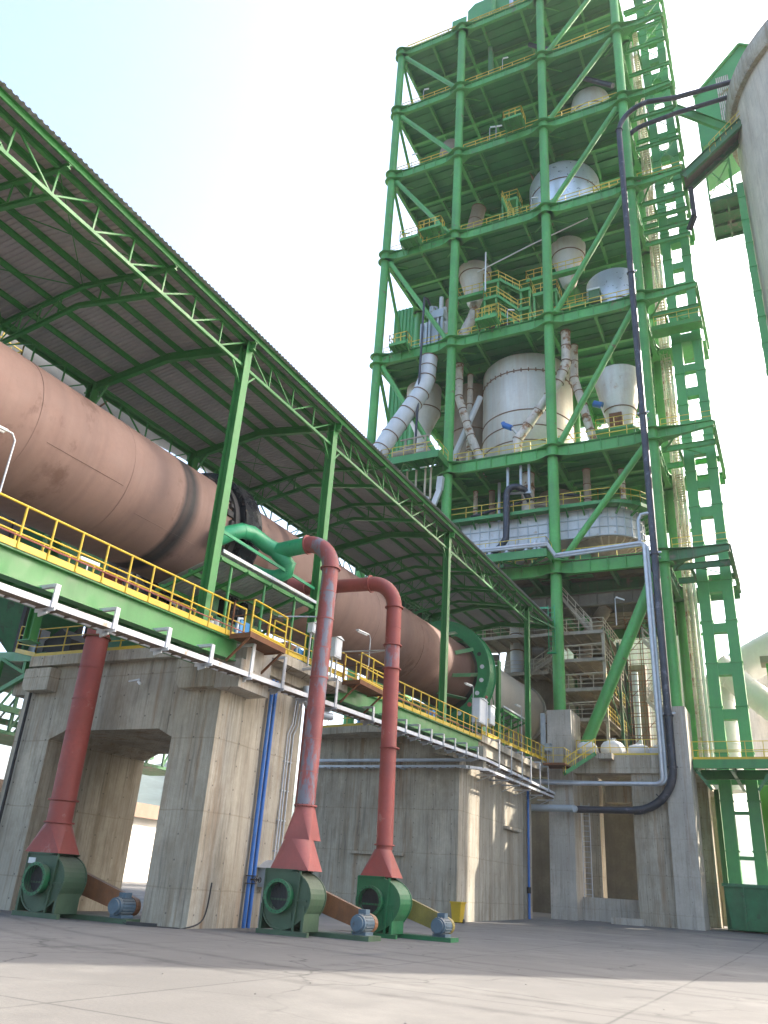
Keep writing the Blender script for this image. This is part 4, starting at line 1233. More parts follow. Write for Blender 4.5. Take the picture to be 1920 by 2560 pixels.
def stair(lab, p, q, wdt, grp, m=TGREEN, rm=TYELL, n=None):
    p, q = Vector(p), Vector(q)
    t = thing("stair_flight", lab, "stairs", tuple(q), grp)
    d = q - p; hd = Vector((d.x, d.y, 0)).normalized(); s = Vector((-hd.y, hd.x, 0))
    for e in (-1, 1):
        o = s * (e * wdt / 2)
        b = MB(); b.bar(p + o, q + o, .05, .28); b.build("stringer", m, t)
        b = MB()
        for lv in (1.1, .55): b.bar(p + o + Vector((0, 0, lv)), q + o + Vector((0, 0, lv)), .06)
        k = max(2, round(d.length / 1.1))
        for i in range(k + 1):
            c = p.lerp(q, i / k) + o
            b.bar(c, c + Vector((0, 0, 1.1)), .05)
        b.build("handrail", rm, t)
    b = MB(); n = n or max(4, round(abs(d.z) / .22))
    for i in range(n):
        c = p.lerp(q, (i + .5) / n)
        b.bar(c - s * (wdt / 2 - .03), c + s * (wdt / 2 - .03), .25, .04)
    b.build("treads", m, t)
    return t
SG = "zigzag stair flights on the fifth floor"
landing("topmost stair landing of the zigzag, next to the cone bottom", -24.8, -23.0, 68, 70, 64.3, (0, 1), leg=62.2)
landing("stair landing at the foot of the topmost zigzag flight", -20.6, -19.4, 68, 70.2, 62.0, (1, 2), leg=55.8)
landing("stair landing at the head of the middle zigzag flight", -24.75, -23.2, 68, 70, 62.1, (0, 1), leg=55.8)
landing("stair landing at the foot of the middle zigzag flight", -20.8, -19.5, 68, 70.2, 59.4, (1,))
landing("lowest stair landing at the head of the bottom zigzag flight", -24.6, -23.0, 68, 70, 59.7, (1,))
stair("topmost yellow railed flight of the zigzag stairs", (-23.0, 68.5, 64.3), (-20.6, 68.5, 62.0), .8, SG)
stair("middle yellow railed flight of the zigzag stairs", (-23.2, 68.5, 62.05), (-20.8, 68.5, 59.4), .8, SG)
stair("lowest yellow railed flight of the zigzag stairs", (-23.0, 68.5, 59.7), (-20.6, 68.5, 57.2), .8, SG)
landing("long green walkway in front of the two cone bottoms", -20.2, -13.9, 69.2, 70.2, 64.2, (0, 1, 2))
landing("green walkway round the cone bottom with the bent white pipe", -28.4, -24.8, 69.2, 70.4, 64.25, (0, 1))
landing("green walkway beside the grey tank behind the middle column", -19.1, -16.5, 68, 70.2, 60.9, (1, 2), leg=55.8)
landing("lower green walkway in front of the grey tank", -16.4, -13.2, 69, 71, 59.0, (1,), leg=55.8)
t = thing("box_vent", "green box with white lid in front of the grey tank", "box", (-12.9, 69, 59))
b = MB(); b.box(-13.3, 68.6, 58.6, -12.2, 69.6, 59.9); b.build("body", DGREEN, t)
b = MB(); b.box(-13.4, 68.5, 59.9, -12.1, 69.7, 60.1); b.build("lid", WHITEP, t)

# curved white clad duct on the sixth floor
t = thing("panelled_duct", "white panelled round ended duct on the sixth floor with a curved walkway on it", "duct", (-19, 69, 31))
def stadium(x0, x1, yc, r, n=14):
    pts = [(x0, yc - r)]
    for i in range(n + 1):
        a = -math.pi / 2 + math.pi * i / n
        pts.append((x1 + r * math.cos(a), yc + r * math.sin(a)))
    return pts + [(x0, yc + r)]
sp = stadium(-27.4, -13.2, 70.7, 3.3)
b = MB(); b.prism(sp, 31.3, 34.0, 'z'); b.build("cladding", PANEL, t)
b = MB()
def ribs(sp, zs, z0, z1, step, out):
    cum = 0
    for (x0, y0), (x1, y1) in zip(sp[:-1], sp[1:]):
        L = math.hypot(x1 - x0, y1 - y0); k = max(1, round(L / step))
        nx_, ny_ = (y1 - y0) / L, -(x1 - x0) / L
        for i in range(k):
            x, y = x0 + (x1 - x0) * i / k, y0 + (y1 - y0) * i / k
            b.bar((x + nx_ * .05, y + ny_ * .05, z0), (x + nx_ * .05, y + ny_ * .05, z1), .09)
        for z in zs: b.bar((x0 + nx_ * .04, y0 + ny_ * .04, z), (x1 + nx_ * .04, y1 + ny_ * .04, z), .08)
ribs(sp[:-1], (31.35, 32.2, 33.1, 33.95), 31.3, 34.0, .95, .05)
b.build("panel_ribs", GREYP, t)
b = MB()
for i in range(15):
    a = -math.pi / 2 + math.pi * i / 14
    b.bar((-13.2 + 3.25 * math.cos(a), 70.7 + 3.25 * math.sin(a), 31.2), (-13.2 + 1.3 * math.cos(a), 70.7 + 1.3 * math.sin(a), 30.2), .14, .1)
b.build("cone_ribs", BEIGE, t)
b = MB(); b.lathe(-13.2, 70.7, [(1.2, 30.0), (3.2, 31.25)], 28); b.build("cone_bottom", DUSTY, t)
wk = stadium(-27.2, -13.0, 70.7, 4.35)
b = MB(); ins = stadium(-27.2, -13.0, 70.7, 3.35)
for (a0, a1, c0, c1) in zip(wk[:-1], wk[1:], ins[:-1], ins[1:]):
    b.hexa([(*c0, 34.1), (*a0, 34.1), (*a1, 34.1), (*c1, 34.1), (*c0, 34.3), (*a0, 34.3), (*a1, 34.3), (*c1, 34.3)])
    b.bar((*a0, 34.15), (*a1, 34.15), .06, .34)
b.build("walkway", GREEN, t)
b = MB()
for k in range(10):
    x = -26.5 + k * 1.5; b.bar((x, 66.5, 34), (x, 67.35, 33.5), .12, .2)
for i in range(0, 15, 2):
    a = -math.pi / 2 + math.pi * i / 14
    b.bar((-13 + 4.3 * math.cos(a), 70.7 + 4.3 * math.sin(a), 34), (-13.2 + 3.3 * math.cos(a), 70.7 + 3.3 * math.sin(a), 33.4), .12, .2)
b.build("bracket", GREEN, t)
b = MB(); b.rail([(x, y, 34.3) for x, y in wk[:-1]], 1.15, 1.5, .055); b.build("handrail", TYELL, t)
b = MB(); b.box(-15.9, 69, 28.5, -14.5, 70.2, 31.3); b.build("support_post", GREEN, t)
for x in (-26, -23, -20): 
    b = MB(); b.bar((x, 69.5, 28.5), (x, 69.5, 31.3), .3); b.build("support_post", GREEN, t)

t = thing("cable_tray_drop", "dark cable ladder hooking down over the curved walkway railing", "cable tray", (-20.8, 65.8, 31))
b = MB()
pts = [(-19.5, 67.2, 35.6), (-19.9, 66.6, 36.6)] + arc((-20.7, 66.0, 36.0), (1, 0, 0), (0, 0, 1), .75, .9, math.pi, 6) + [(-21.45, 66.0, 33.0), (-21.4, 65.7, 31.4), (-21.8, 65.3, 30.4), (-23.0, 65.2, 29.6)]
b.tube(pts, .32, 10); b.build("cable_run", BPIPE, t)
b = MB()
for x in (-21.5, -20.2, -19.4):
    b.bar((x, 66.6, 36.6 if x < -21 else 36.2), (x, 66.6, 39.2), .22)
b.bar((-21.6, 66.6, 36.4), (-19.2, 66.6, 36.2), .18); b.build("hanger", GREYP, t)
t = thing("cable_tray_drop", "second dark cable ladder hook beside the second column above the shed roof", "cable tray", (-30.5, 64.6, 33))
b = MB(); pts = [(-29.0, 65, 36.2)] + arc((-29.9, 64.6, 35.6), (1, 0, 0), (0, 0, 1), .7, 1.0, math.pi, 6) + [(-30.6, 64.5, 31)]
b.tube(pts, .3, 10); b.build("cable_run", GREYP, t)
b = MB()
for x in (-31.4, -30.4, -29.4, -28.8): b.bar((x, 64.8, 36.2), (x, 64.8, 39.6), .16)
b.build("hanger", BEIGE, t)
t = thing("chute", "grey sloping box chute beside the second column above the shed roof", "chute", (-28.2, 65, 34))
b = MB(); b.bar((-27.9, 65.2, 38.6), (-28.0, 65.2, 37.2), .5, .6); b.bar((-28.0, 65.2, 37.2), (-29.2, 64.9, 33.5), .5, .5); b.build("casing", GDUCT, t)

# dusty access platforms round the kiln inlet
PG = "dusty access platforms at the kiln inlet"
def platform(lab, pts, z, rails, legs=True, m=DUSTY, depth=4.0):
    t = thing("access_platform", lab, "platform", (pts[0][0], pts[0][1], z), PG)
    b = MB()
    back = [(x, y + depth) for x, y in pts]
    for a, c, ab, cb in zip(pts[:-1], pts[1:], back[:-1], back[1:]):
        b.hexa([(*a, z - .1), (*c, z - .1), (*cb, z - .1), (*ab, z - .1), (*a, z), (*c, z), (*cb, z), (*ab, z)])
        b.bar((*a, z - .14), (*c, z - .14), .08, .28)
        L = math.hypot(c[0] - a[0], c[1] - a[1])
        for k in range(max(1, round(L / 1.2))):
            f = (k + .5) / max(1, round(L / 1.2))
            b.bar((a[0] + (c[0] - a[0]) * f, a[1], z - .2), (ab[0] + (cb[0] - ab[0]) * f, ab[1], z - .2), .1, .2)
    b.build("floor", m, t)
    b = MB(); b.rail([(x, y + .03, z) for x, y in pts], 1.1, 1.0, .045, (1.0, .66, .33)); b.build("front_rail", BEIGE, t)
    b = MB(); b.rail([(pts[-1][0], pts[-1][1], z), (pts[-1][0], pts[-1][1] + depth, z)], 1.1, 1.0, .045, (1.0, .66, .33)); b.build("side_rail", rails, t)
    return t
for k, (z, nm) in enumerate(((22.7, "topmost"), (20.3, "second"), (17.8, "third"), (15.3, "lowest"))):
    platform(nm + " of the four stacked dusty platforms behind the big lower brace", [(-17.6, 67.6), (-13.4, 67.6)], z, BEIGE if k < 2 else TYELL, depth=8)
platform("bent upper dusty platform over the pale kiln end", [(-25.8, 69.8), (-24.2, 69.8), (-23.2, 69.6), (-21.4, 69.6), (-20.1, 69.9), (-17.8, 69.6)], 23.4, BEIGE, depth=5)
platform("bent lower dusty platform over the pale kiln end", [(-24.6, 70.0), (-20.2, 70.0), (-18.9, 70.0)], 20.0, BEIGE, depth=4)
stair("dusty flight down from the bent lower platform to the third column", (-18.6, 70.3, 21.0), (-20.2, 70.3, 20.0), .8, None, DUSTY, BEIGE)
stair("dusty flight climbing under the sixth floor", (-17.2, 68.4, 26.2), (-14.6, 68.8, 22.8), .8, None, DUSTY, BEIGE)
t = thing("platform_frame", "dusty pale steel posts holding the stacked inlet platforms", "steel frame", (-13.5, 67.8, 11.9))
for x, y in ((-13.5, 67.8), (-13.0, 71.5), (-13.0, 75.4), (-17.4, 74)):
    b = MB(); b.ibeam((x, y, 11.9), (x, y, 22.6), .24, .22, .03, .03, (1, 0, 0)); b.build("post", DGREEN if y > 70 else BEIGE, t)
for z in (21.4, 18.9, 16.5):
    b = MB(); b.cyl((-17.4, 67.5, z), (-13.6, 67.5, z + .1), .05, 8); b.build("water_pipe", BEIGE, t)
for z0, z1 in ((22.4, 20.2), (20, 17.8), (17.6, 15.4)):
    b = MB(); b.bar((-13.2, 67.9, z0), (-13.1, 71.4, z1), .1); b.bar((-13.1, 71.5, z0), (-13, 75.3, z1), .1); b.build("cross_brace", DGREEN, t)
t = thing("scaffolding", "thin rusty pipe scaffolding behind the big lower brace", "scaffolding", (-12, 74, 11.9))
b = MB()
for x in (-12.6, -11.4, -10.2, -9.2):
    for y in (73.6, 75):
        b.cyl((x, y, 11.9), (x, y, 25.6), .035, 6, False)
z = 13
while z < 25.6:
    for y in (73.6, 75): b.cyl((-12.8, y, z), (-9, y, z + random.uniform(-.05, .05)), .03, 6, False)
    for x in (-12.6, -10.2): b.cyl((x, 73.5, z + .1), (x, 75.1, z + .1), .03, 6, False)
    z += .95
for z in (14, 18, 22): b.cyl((-12.6, 73.55, z), (-9.3, 73.55, z + 3.4), .03, 6, False)
b.build("tubes", RUST, t)

pipe("silver_pipe", "shiny silver pipe standing beside the scaffolding", "pipe", [(-12.7, 77.5, 11.9), (-12.7, 77.5, 21.4)], .3, SILVER, False)
pipe("silver_pipe", "dark thick pipe beside the shiny silver one", "pipe", [(-13.4, 78.2, 11.9), (-13.4, 78.2, 21.4)], .4, DARK, False)
pipe("green_leg", "leaning dusty green pipe low behind the scaffolding", "pipe", [(-11.6, 78, 11.9), (-10.0, 78, 17.5), (-10, 78, 24)], .4, GREEN, False)
for k, (x, y, z, wx, wy, wz, m, lab) in enumerate(((-24.6, 72, 12, 1.6, 2, 7.5, DUSTY, "dusty banded block behind the girth gear guard"), (-18.3, 71.0, 12, 1.0, 2, 8, DUSTY, "dusty block between the pale kiln end and the third column"), (-20.6, 71.4, 20.2, 1.8, 1.2, 1.4, DUSTY, "small dusty box on the bent lower platform"), (-15.6, 75.0, 12, 3.6, 1.0, 11, DUSTD, "dark dusty box added behind the four stacked platforms to hide the sunlit columns"))):  # the last box is added to hide sunlit green columns behind it
    t = thing("refractory_and_screen_box", lab, "casing", (x, y, z))
    b = MB(); b.box(x - wx / 2, y, z, x + wx / 2, y + wy, z + wz)
    for i in range(int(wz / 1.2)): b.box(x - wx / 2 - .05, y - .05, z + i * 1.2 + .6, x + wx / 2 + .05, y - .001, z + i * 1.2 + .7)
    b.build("casing", m, t)
for (x, y, z, lab) in ((-20.0, 70.6, 21.9, "grey drum end beside the dropping grey pipe"), (-24.2, 70.6, 21.5, "small dark round drum over the bent upper dusty platform")):
    t = thing("drum", lab, "drum", (x, y, z)); b = MB(); b.cyl((x - .5, y, z), (x + .5, y + .3, z), .5, 20); b.build("body", DUSTD, t)
# ================================================================ cable trays
t = thing("cable_tray", "white perforated cable tray on brackets running below the whole walkway", "cable tray", (-17.1, 20, 8.1))
TPTS = [(-17.1, -2, 7.2), (-17.1, 46.5, 9.02), (-17.1, 49.0, 9.1), (-17.1, 73.0, 8.95)]
b = MB()
for a, c in zip(TPTS[:-1], TPTS[1:]):
    b.bar((a[0] + .0, a[1], a[2]), (c[0] + .0, c[1], c[2]), .03, .17)
b.build("front_rail", TRAYW, t)
b = MB()
for a, c in zip(TPTS[:-1], TPTS[1:]):
    b.bar((a[0] - .5, a[1], a[2]), (c[0] - .5, c[1], c[2]), .03, .17)
b.build("rear_rail", TRAYW, t)
b = MB()
for a, c in zip(TPTS[:-1], TPTS[1:]):
    L = c[1] - a[1]; n = int(L / .5)
    for i in range(n):
        f = (i + .5) / n; y = a[1] + L * f; z = a[2] + (c[2] - a[2]) * f - .07
        b.bar((-17.1, y, z), (-17.6, y, z), .06, .04)
for a, c in zip(TPTS[:-1], TPTS[1:]):
    for dx in (.12, .22, .33, .42): b.cyl((a[0] - dx, a[1], a[2] - .02), (c[0] - dx, c[1], c[2] - .02), .035, 6, False)
b.build("cable_bed", TRAYD, t, False)
def trayz(y): return 7.2 + 1.82 * (y + 2) / 48.5 if y < 46.5 else 9.02 + .002 * (y - 46.5)
HY = [7.5, 10, 12.2, 14.35, 16.6, 18.9, 21.1, 23.4, 25.5, 27.5, 29.6, 33.1, 35, 36.7, 38.3, 39.9, 41.6, 43.3, 45.1, 47, 51, 53.5, 55.9, 58, 60.3, 62.5, 64.7, 66.8, 69]
for y in HY:
    zt = trayz(y); top = sz(y, 6.16) if y < 23 or 31 < y < 49 else zt + (1.05 if y < 49 else 1.6)
    b = MB()
    b.bar((-17.06, y, zt - .1), (-17.06, y, top + .08), .16, .05, (1, 0, 0))
    b.bar((-17.1, y, top + .05), (-17.75, y, top + .05), .12, .09)
    b.bar((-16.98, y, zt - .12), (-17.7, y, zt - .12), .05, .1)
    b.bar((-17.25, y, zt - .17), (-17.55, y, zt - .24), .05, .12)
    b.build("hanger", TRAYW if y < 24 else GALV, t)
t = thing("cable_tray", "lower twin cable tray crossing the face of the far pier and turning along its side", "cable tray", (-20, 47, 8.6))
for zz, nm in ((8.84, "upper_rail"), (8.46, "lower_rail")):
    b = MB(); 
    b.bar((-28.2, 47.2, zz), (-17.6, 47.2, zz), .03, .13); b.bar((-28.2, 46.85, zz), (-17.8, 46.85, zz), .03, .13)
    b.build(nm, GALV, t)
b = MB(); Q = [(-17.8, 47.0, 8.46), (-17.25, 49.0, 8.6), (-17.2, 56, 8.66), (-17.2, 72.5, 8.82)]
for a, c in zip(Q[:-1], Q[1:]): b.bar(a, c, .03, .15); b.bar((a[0] - .45, a[1], a[2]), (c[0] - .45, c[1], c[2]), .03, .15)
b.build("side_rails", TRAYW, t)
b = MB(); y = 49.4
while y < 72:
    b.bar((-17.15, y, 8.5 + .008 * (y - 49)), (-17.75, y, 8.5 + .008 * (y - 49)), .1, .05); y += .55
x = -28
while x < -18: b.bar((x, 46.85, 8.42), (x, 47.2, 8.42), .06, .04); x += .5
b.build("rungs", TRAYD, t)
for y in (50.5, 53, 55.5, 58, 61, 64, 67): 
    b = MB(); b.bar((-17.1, y, 8.45), (-18.38, y, 8.45), .06, .1); b.bar((-17.5, y, 8.4), (-18.36, y, 8.05), .05); b.build("bracket", GALV, t)
for x in (-27, -24.5, -22, -19.8):
    b = MB(); b.bar((x, 46.8, 8.35), (x, 47.5, 8.35), .08, .1); b.build("bracket", GALV, t)

# ================================================================ fans with red ducts
def fan(lab, cx, cy, gz, w, col, motor_dx, motor_dy, guard, dep=.95):
    # cx, cy: centre of the scroll; front face towards -Y
    t = thing("blower_fan", lab, "blower", (cx, cy, gz), "blowers on the yard floor")
    h = 1.95; r = .95
    y0, y1 = cy - dep / 2, cy + dep / 2
    P = [(cx - w / 2, gz + h), (cx - w / 2, gz + 1.2)]
    for i in range(17):
        a = math.pi + math.pi * i / 16
        rr = w / 2 + (r + .12 - w / 2) * (i / 16)
        P.append((cx + rr * math.cos(a), gz + 1.12 + .95 * math.sin(a)))
    for i in range(1, 8):
        a = rad(75) * i / 7
        rr = r + .12 + .05 * i / 7
        P.append((cx + rr * math.cos(a), gz + 1.12 + (h - 1.12) * math.sin(a) * 1.0))
    P.append((cx + w / 2 - .25, gz + h))
    b = MB(); b.prism(P, y0, y1, 'y'); b.build("scroll_casing", col, t)
    b = MB()
    for yy in (y0 - .02, y1 + .02):
        for p, q in zip(P, P[1:] + P[:1]): b.bar((p[0], yy, p[1]), (q[0], yy, q[1]), .05, .05)
    b.box(cx - w / 2 - .03, y0 - .06, gz + 1.02, cx + w * .62, y0 - .001, gz + 1.08)
    b.bar((cx + .52, y0 - .05, gz + .1), (cx + .62, y0 - .05, gz + h - .02), .07, .07)
    b.build("casing_rib", col, t)
    b = MB(); b.torus_ring((cx - .05, y0 - .14, gz + 1.15), (0, 1, 0), .42, .05, .28, 32); b.torus_ring((cx - .05, y0 - .28, gz + 1.15), (0, 1, 0), .42, .1, .03, 32); b.build("inlet_collar", MGREEN, t)
    b = MB(); b.cyl((cx - .05, y0 - .02, gz + 1.15), (cx - .05, y0 - .012, gz + 1.15), .415, 32); b.build("inlet_opening", DARK, t)
    b = MB(); b.box(cx - w / 2 - .1, y0 - .1, gz, cx + w / 2 + .35, y0 + .04, gz + .15); b.box(cx - w / 2 - .1, y1 - .04, gz, cx + motor_dx + .5, y1 + .1, gz + .15)
    for x in (cx - w / 2, cx + w / 2 + .1): b.box(x - .05, y0 - .05, gz + .15, x + .05, y1, gz + .9)
    b.box(cx + w / 2, y1 + .1, gz, cx + motor_dx + .5, cy + motor_dy + .35, gz + .16)
    b.build("base_frame", col, t)
    mx, my = cx + motor_dx, cy + motor_dy
    b = MB(); b.cyl((mx, my - .42, gz + .5), (mx, my + .3, gz + .5), .27, 24)
    for i in range(18):
        a = 2 * math.pi * i / 18
        b.bar((mx + .27 * math.cos(a), my - .3, gz + .5 + .27 * math.sin(a)), (mx + .27 * math.cos(a), my + .25, gz + .5 + .27 * math.sin(a)), .02, .06, (math.cos(a), 0, math.sin(a)))
    b.cyl((mx, my - .5, gz + .5), (mx, my - .42, gz + .5), .22, 24)
    b.box(mx - .14, my - .15, gz + .76, mx + .14, my + .15, gz + .92); b.box(mx - .25, my - .3, gz + .16, mx + .25, my + .25, gz + .26)
    b.build("motor", DBLUE, t)
    b = MB()
    p, q = Vector((cx + .2, 0, gz + 1.12)), Vector((mx, 0, gz + .5))
    d = (q - p).normalized(); s = Vector((-d.z, 0, d.x))
    ring = []
    for i in range(9):
        a = math.pi * i / 8; ring.append(p + s * (.34 * math.cos(a)) - d * (.34 * math.sin(a)))
    for i in range(9):
        a = math.pi * i / 8; ring.append(q - s * (.28 * math.cos(a)) + d * (.28 * math.sin(a)))
    yb = max(my + .32, y1 + .12)
    b.prism([(v.x, v.z) for v in ring], yb, yb + .22, 'y'); b.build("belt_guard", guard, t)
    b = MB(); b.cyl((cx, y1, gz + 1.12), (cx, yb, gz + 1.12), .07, 12); b.box(cx - .25, y1 + .1, gz + .15, cx + .25, yb - .05, gz + .98); b.build("shaft_stand", col, t)
    return t
f1 = fan("olive green blower in front of the pier opening, name plate on its face", -23.5, 22.45, .0, 1.62, OLIVE, 2.7, .75, ORANGE)
f2 = fan("olive green blower under the peeling red duct at the near pier corner", -15.9, 25.7, .0, 1.5, OLIVE, 2.3, 1.0, ORANGE)
f3 = fan("clean dark green blower under the plain red duct with yellow belt guard", -14.35, 29.3, .0, 1.3, MGREEN, 2.15, .85, MUST)
t = f1
b = MB(); b.box(-24.28, 21.955, 1.62, -23.95, 21.972, 1.8); b.build("name_plate", WHITEP, t)

def hood(b, cx, cy, z0, z1, wx, wy, r, ox=0, n=8):
    for q in range(4):
        sx, sy = ((1, 1), (-1, 1), (-1, -1), (1, -1))[q]
        C = (cx + ox + sx * wx / 2, cy + sy * wy / 2, z0)
        A = [(cx + r * math.cos(q * math.pi / 2 + math.pi / 2 * k / n), cy + r * math.sin(q * math.pi / 2 + math.pi / 2 * k / n), z1) for k in range(n + 1)]
        b.add([C] + A, [(0, k + 1, k + 2) for k in range(n)], True)
        sx2, sy2 = ((-1, 1), (-1, -1), (1, -1), (1, 1))[q]
        b.add([C, (cx + ox + sx2 * wx / 2, cy + sy2 * wy / 2, z0), A[-1]], [(0, 2, 1)])
# left duct
t = thing("air_duct", "plain red air duct rising in front of the pier opening", "air duct", (-23.7, 22.45, 2))
b = MB(); b.cyl((-23.75, 22.45, 2.95), (-23.9, 22.5, 11.6), .44, 28); b.build("riser", RED, t)
b = MB()
for z in (4.9, 6.1, 7.3, 8.5): b.torus_ring((-23.75 - .15 * (z - 2.95) / 8.65, 22.46, z), (0, 0, 1), .43, .025, .03, 28)
b.build("weld_seam", RED, t)
b = MB(); hood(b, -23.75, 22.45, 1.98, 2.96, 1.6, .95, .44); b.build("hood", RED, t)
for z in (2.97, 3.72, 9.7, 11.5):
    b = MB(); x = -23.75 - .15 * (z - 2.95) / 8.65; b.torus_ring((x, 22.46, z), (0, 0, 1), .43, .1, .05, 28); b.build("flange", RED if z < 9 else RUST, t)
b = MB(); hood(b, -23.9, 22.5, 11.6, 12.3, .9, .9, .44); b.build("nozzle", RED, t)
# middle duct
t = thing("air_duct", "peeling faded red air duct with green branch nozzles", "air duct", (-15.8, 26, 2))
b = MB(); b.cyl((-15.84, 26, 4.06), (-15.76, 26, 13.0), .325, 28); b.build("riser", PEEL, t)
b = MB()
for z in (5.2, 6.35, 7.5, 9.75, 12.0): b.torus_ring((-15.84 + .08 * (z - 4) / 9, 26, z), (0, 0, 1), .315, .022, .03, 28)
b.build("weld_seam", PINK, t)
b = MB()
for k in range(14):
    a = 2 * math.pi * k / 14
    for z in (4.06, 13.0): b.cyl((-15.84 + .37 * math.cos(a) + (.08 if z > 9 else 0), 26 + .37 * math.sin(a), z - .05), (-15.84 + .37 * math.cos(a) + (.08 if z > 9 else 0), 26 + .37 * math.sin(a), z + .05), .015, 6)
b.build("flange_bolts", DARK, t, False)
b = MB(); hood(b, -15.84, 26, 2.93, 4.06, 1.02, .8, .325); hood(b, -15.84, 25.8, 1.96, 2.93, 1.5, .95, .5, 0); b.build("hood", PINK, t)
E0 = (-15.76, 26, 13.0)
el = arc((-16.96, 26, 13.0), (1, 0, 0), (0, 0, 1), 1.2, 0, math.pi / 2, 10)
b = MB(); b.tube(el, .345, 24); b.build("elbow", PEEL, t)
for p, d in (((-15.84, 26, 4.06), (0, 0, 1)), (E0, (0, 0, 1)), ((-16.96, 26, 14.2), (1, 0, 0)), ((-15.8, 26, 8.6), (0, 0, 1)), ((-15.78, 26, 10.9), (0, 0, 1))):
    b = MB(); b.torus_ring(p, d, .32, .09 if p[2] not in (8.6, 10.9) else .03, .05, 28); b.build("flange", PINK, t)
for k in range(8):
    f = k
b = MB(); b.cyl((-16.96, 26, 14.2), (-18.5, 25.95, 14.05), .34, 28); b.build("branch_main", TEAL, t)
up = [(-18.45, 25.95, 14.1), (-18.75, 25.65, 14.25), (-18.9, 25.3, 14.4)] + [(-19.0, 24.85, 14.5), (-19.1, 24.3, 14.4), (-19.3, 23.8, 14.1), (-19.6, 23.5, 13.85)]
b = MB(); b.tube(up, [.34, .33, .32, .32, .32, .33, .38], 20); b.build("branch_upper", TEAL, t)
lo = [(-18.4, 25.95, 13.98), (-18.15, 26.1, 13.75), (-17.95, 26.25, 13.5), (-18.05, 26.3, 13.2), (-18.5, 26.2, 13.0), (-19.0, 26.05, 13.05), (-19.5, 26.0, 13.2)]
b = MB(); b.tube(lo, [.32, .32, .31, .31, .32, .33, .4], 20); b.build("branch_lower", TEAL, t)
for i, P in enumerate((up, lo)):
    for k in (2, 4):
        b = MB(); b.torus_ring(P[k], Vector(P[k + 1]) - Vector(P[k - 1]), .28, .05, .04, 20); b.build("flange", TEAL, t)
b = MB(); b.cyl((-19.5, 26, 13.2), (-19.56, 26, 13.22), .375, 20); b.cyl((-19.6, 23.5, 13.85), (-19.66, 23.45, 13.8), .355, 20); b.build("nozzle_mouth", DARK, t)
# right duct
t = thing("air_duct", "plain red air duct with one dark scorched length, elbow towards the kiln", "air duct", (-14.35, 29.5, 2))
b = MB(); b.cyl((-14.36, 29.5, 3.06), (-14.5, 29.5, 9.75), .315, 28); b.build("riser", RED, t)
b = MB(); b.cyl((-14.5, 29.5, 9.75), (-14.52, 29.5, 10.75), .31, 28); b.build("scorched_length", PEEL, t)
b = MB(); b.cyl((-14.52, 29.5, 10.75), (-14.55, 29.5, 12.4), .315, 28); b.build("upper_riser", RED, t)
b = MB()
for z in (4.3, 5.5, 7.8, 8.9, 11.5): b.torus_ring((-14.36 - .14 * (z - 3) / 7, 29.5, z), (0, 0, 1), .305, .022, .03, 28)
b.build("weld_seam", RED, t)
b = MB(); hood(b, -14.36, 29.4, 1.96, 2.9, 1.3, .95, .31); b.cyl((-14.36, 29.5, 2.9), (-14.36, 29.5, 3.06), .31, 28); b.build("hood", RED, t)
el = arc((-15.75, 29.5, 12.4), (1, 0, 0), (0, 0, 1), 1.2, 0, math.pi / 2, 10)
b = MB(); b.tube(el, .32, 24); b.build("elbow", RED, t)
b = MB(); b.cyl((-15.75, 29.5, 13.6), (-19.2, 29.5, 13.72), .3, 24); b.build("arm", RED, t)
b = MB(); b.cone((-19.0, 29.4, 13.72), (-19.75, 29.35, 13.75), .3, .48, 24); b.build("nozzle", PINK, t)
for p, d in (((-14.36, 29.5, 3.06), (0, 0, 1)), ((-14.38, 29.5, 6.6), (0, 0, 1)), ((-14.5, 29.5, 9.75), (0, 0, 1)), ((-14.52, 29.5, 10.75), (0, 0, 1)), ((-14.55, 29.5, 12.4), (0, 0, 1)), ((-15.75, 29.5, 13.6), (1, 0, 0))):
    b = MB(); b.torus_ring(p, d, .3, .09, .045, 28); b.build("flange", RED, t)
pipe("air_duct", "faded red duct partly hidden behind the near pier corner", "air duct", [(-18.7, 30.4, .1), (-18.7, 30.4, 9.0)], .3, PINK, False)
t = thing("service_ladder", "small yellow rung ladder beside the hidden faded duct", "ladder", (-18.1, 30.1, 0))
b = MB()
for x in (-18.3, -17.95): b.bar((x, 30.0, .0), (x, 30.0, 4.6), .04)
z = .3
while z < 4.5: b.bar((-18.3, 30, z), (-17.95, 30, z), .03); z += .3
b.build("rungs", YELLOW, t)

# ================================================================ pipes and boxes on the piers
for k, (y, lab) in enumerate(((26.58, "blue pipe on the near pier, the one nearer the corner"), (26.86, "blue pipe on the near pier, the one next to the grey conduits"))):
    t = thing("water_pipe", lab, "pipe", (-18.25, y, 0), "blue water pipes on the piers")
    b = MB(); b.cyl((-18.25, y, .02), (-18.25, y, 8.8), .075, 14); b.build("pipe_run", BLUE, t)
    b = MB()
    for z in (1.7, 1.45): b.torus_ring((-18.25, y, z), (0, 0, 1), .07, .06, .03, 14)
    b.bar((-18.25, y, 1.58), (-18.0, y, 1.58), .06); b.torus_ring((-17.98, y, 1.58), (1, 0, 0), .07, .02, .03, 12)
    b.build("valve", DARK, t)
t = thing("water_pipe", "single blue pipe at the far end of the far pier", "pipe", (-18.2, 61.0, 0), "blue water pipes on the piers")
b = MB(); b.cyl((-18.2, 61.0, .2), (-18.2, 61.0, 10), .09, 14); b.build("pipe_run", BLUE, t)
b = MB(); b.cyl((-18.2, 61.0, 1.9), (-18.2, 61.0, 2.3), .15, 14); b.build("valve", DARK, t)
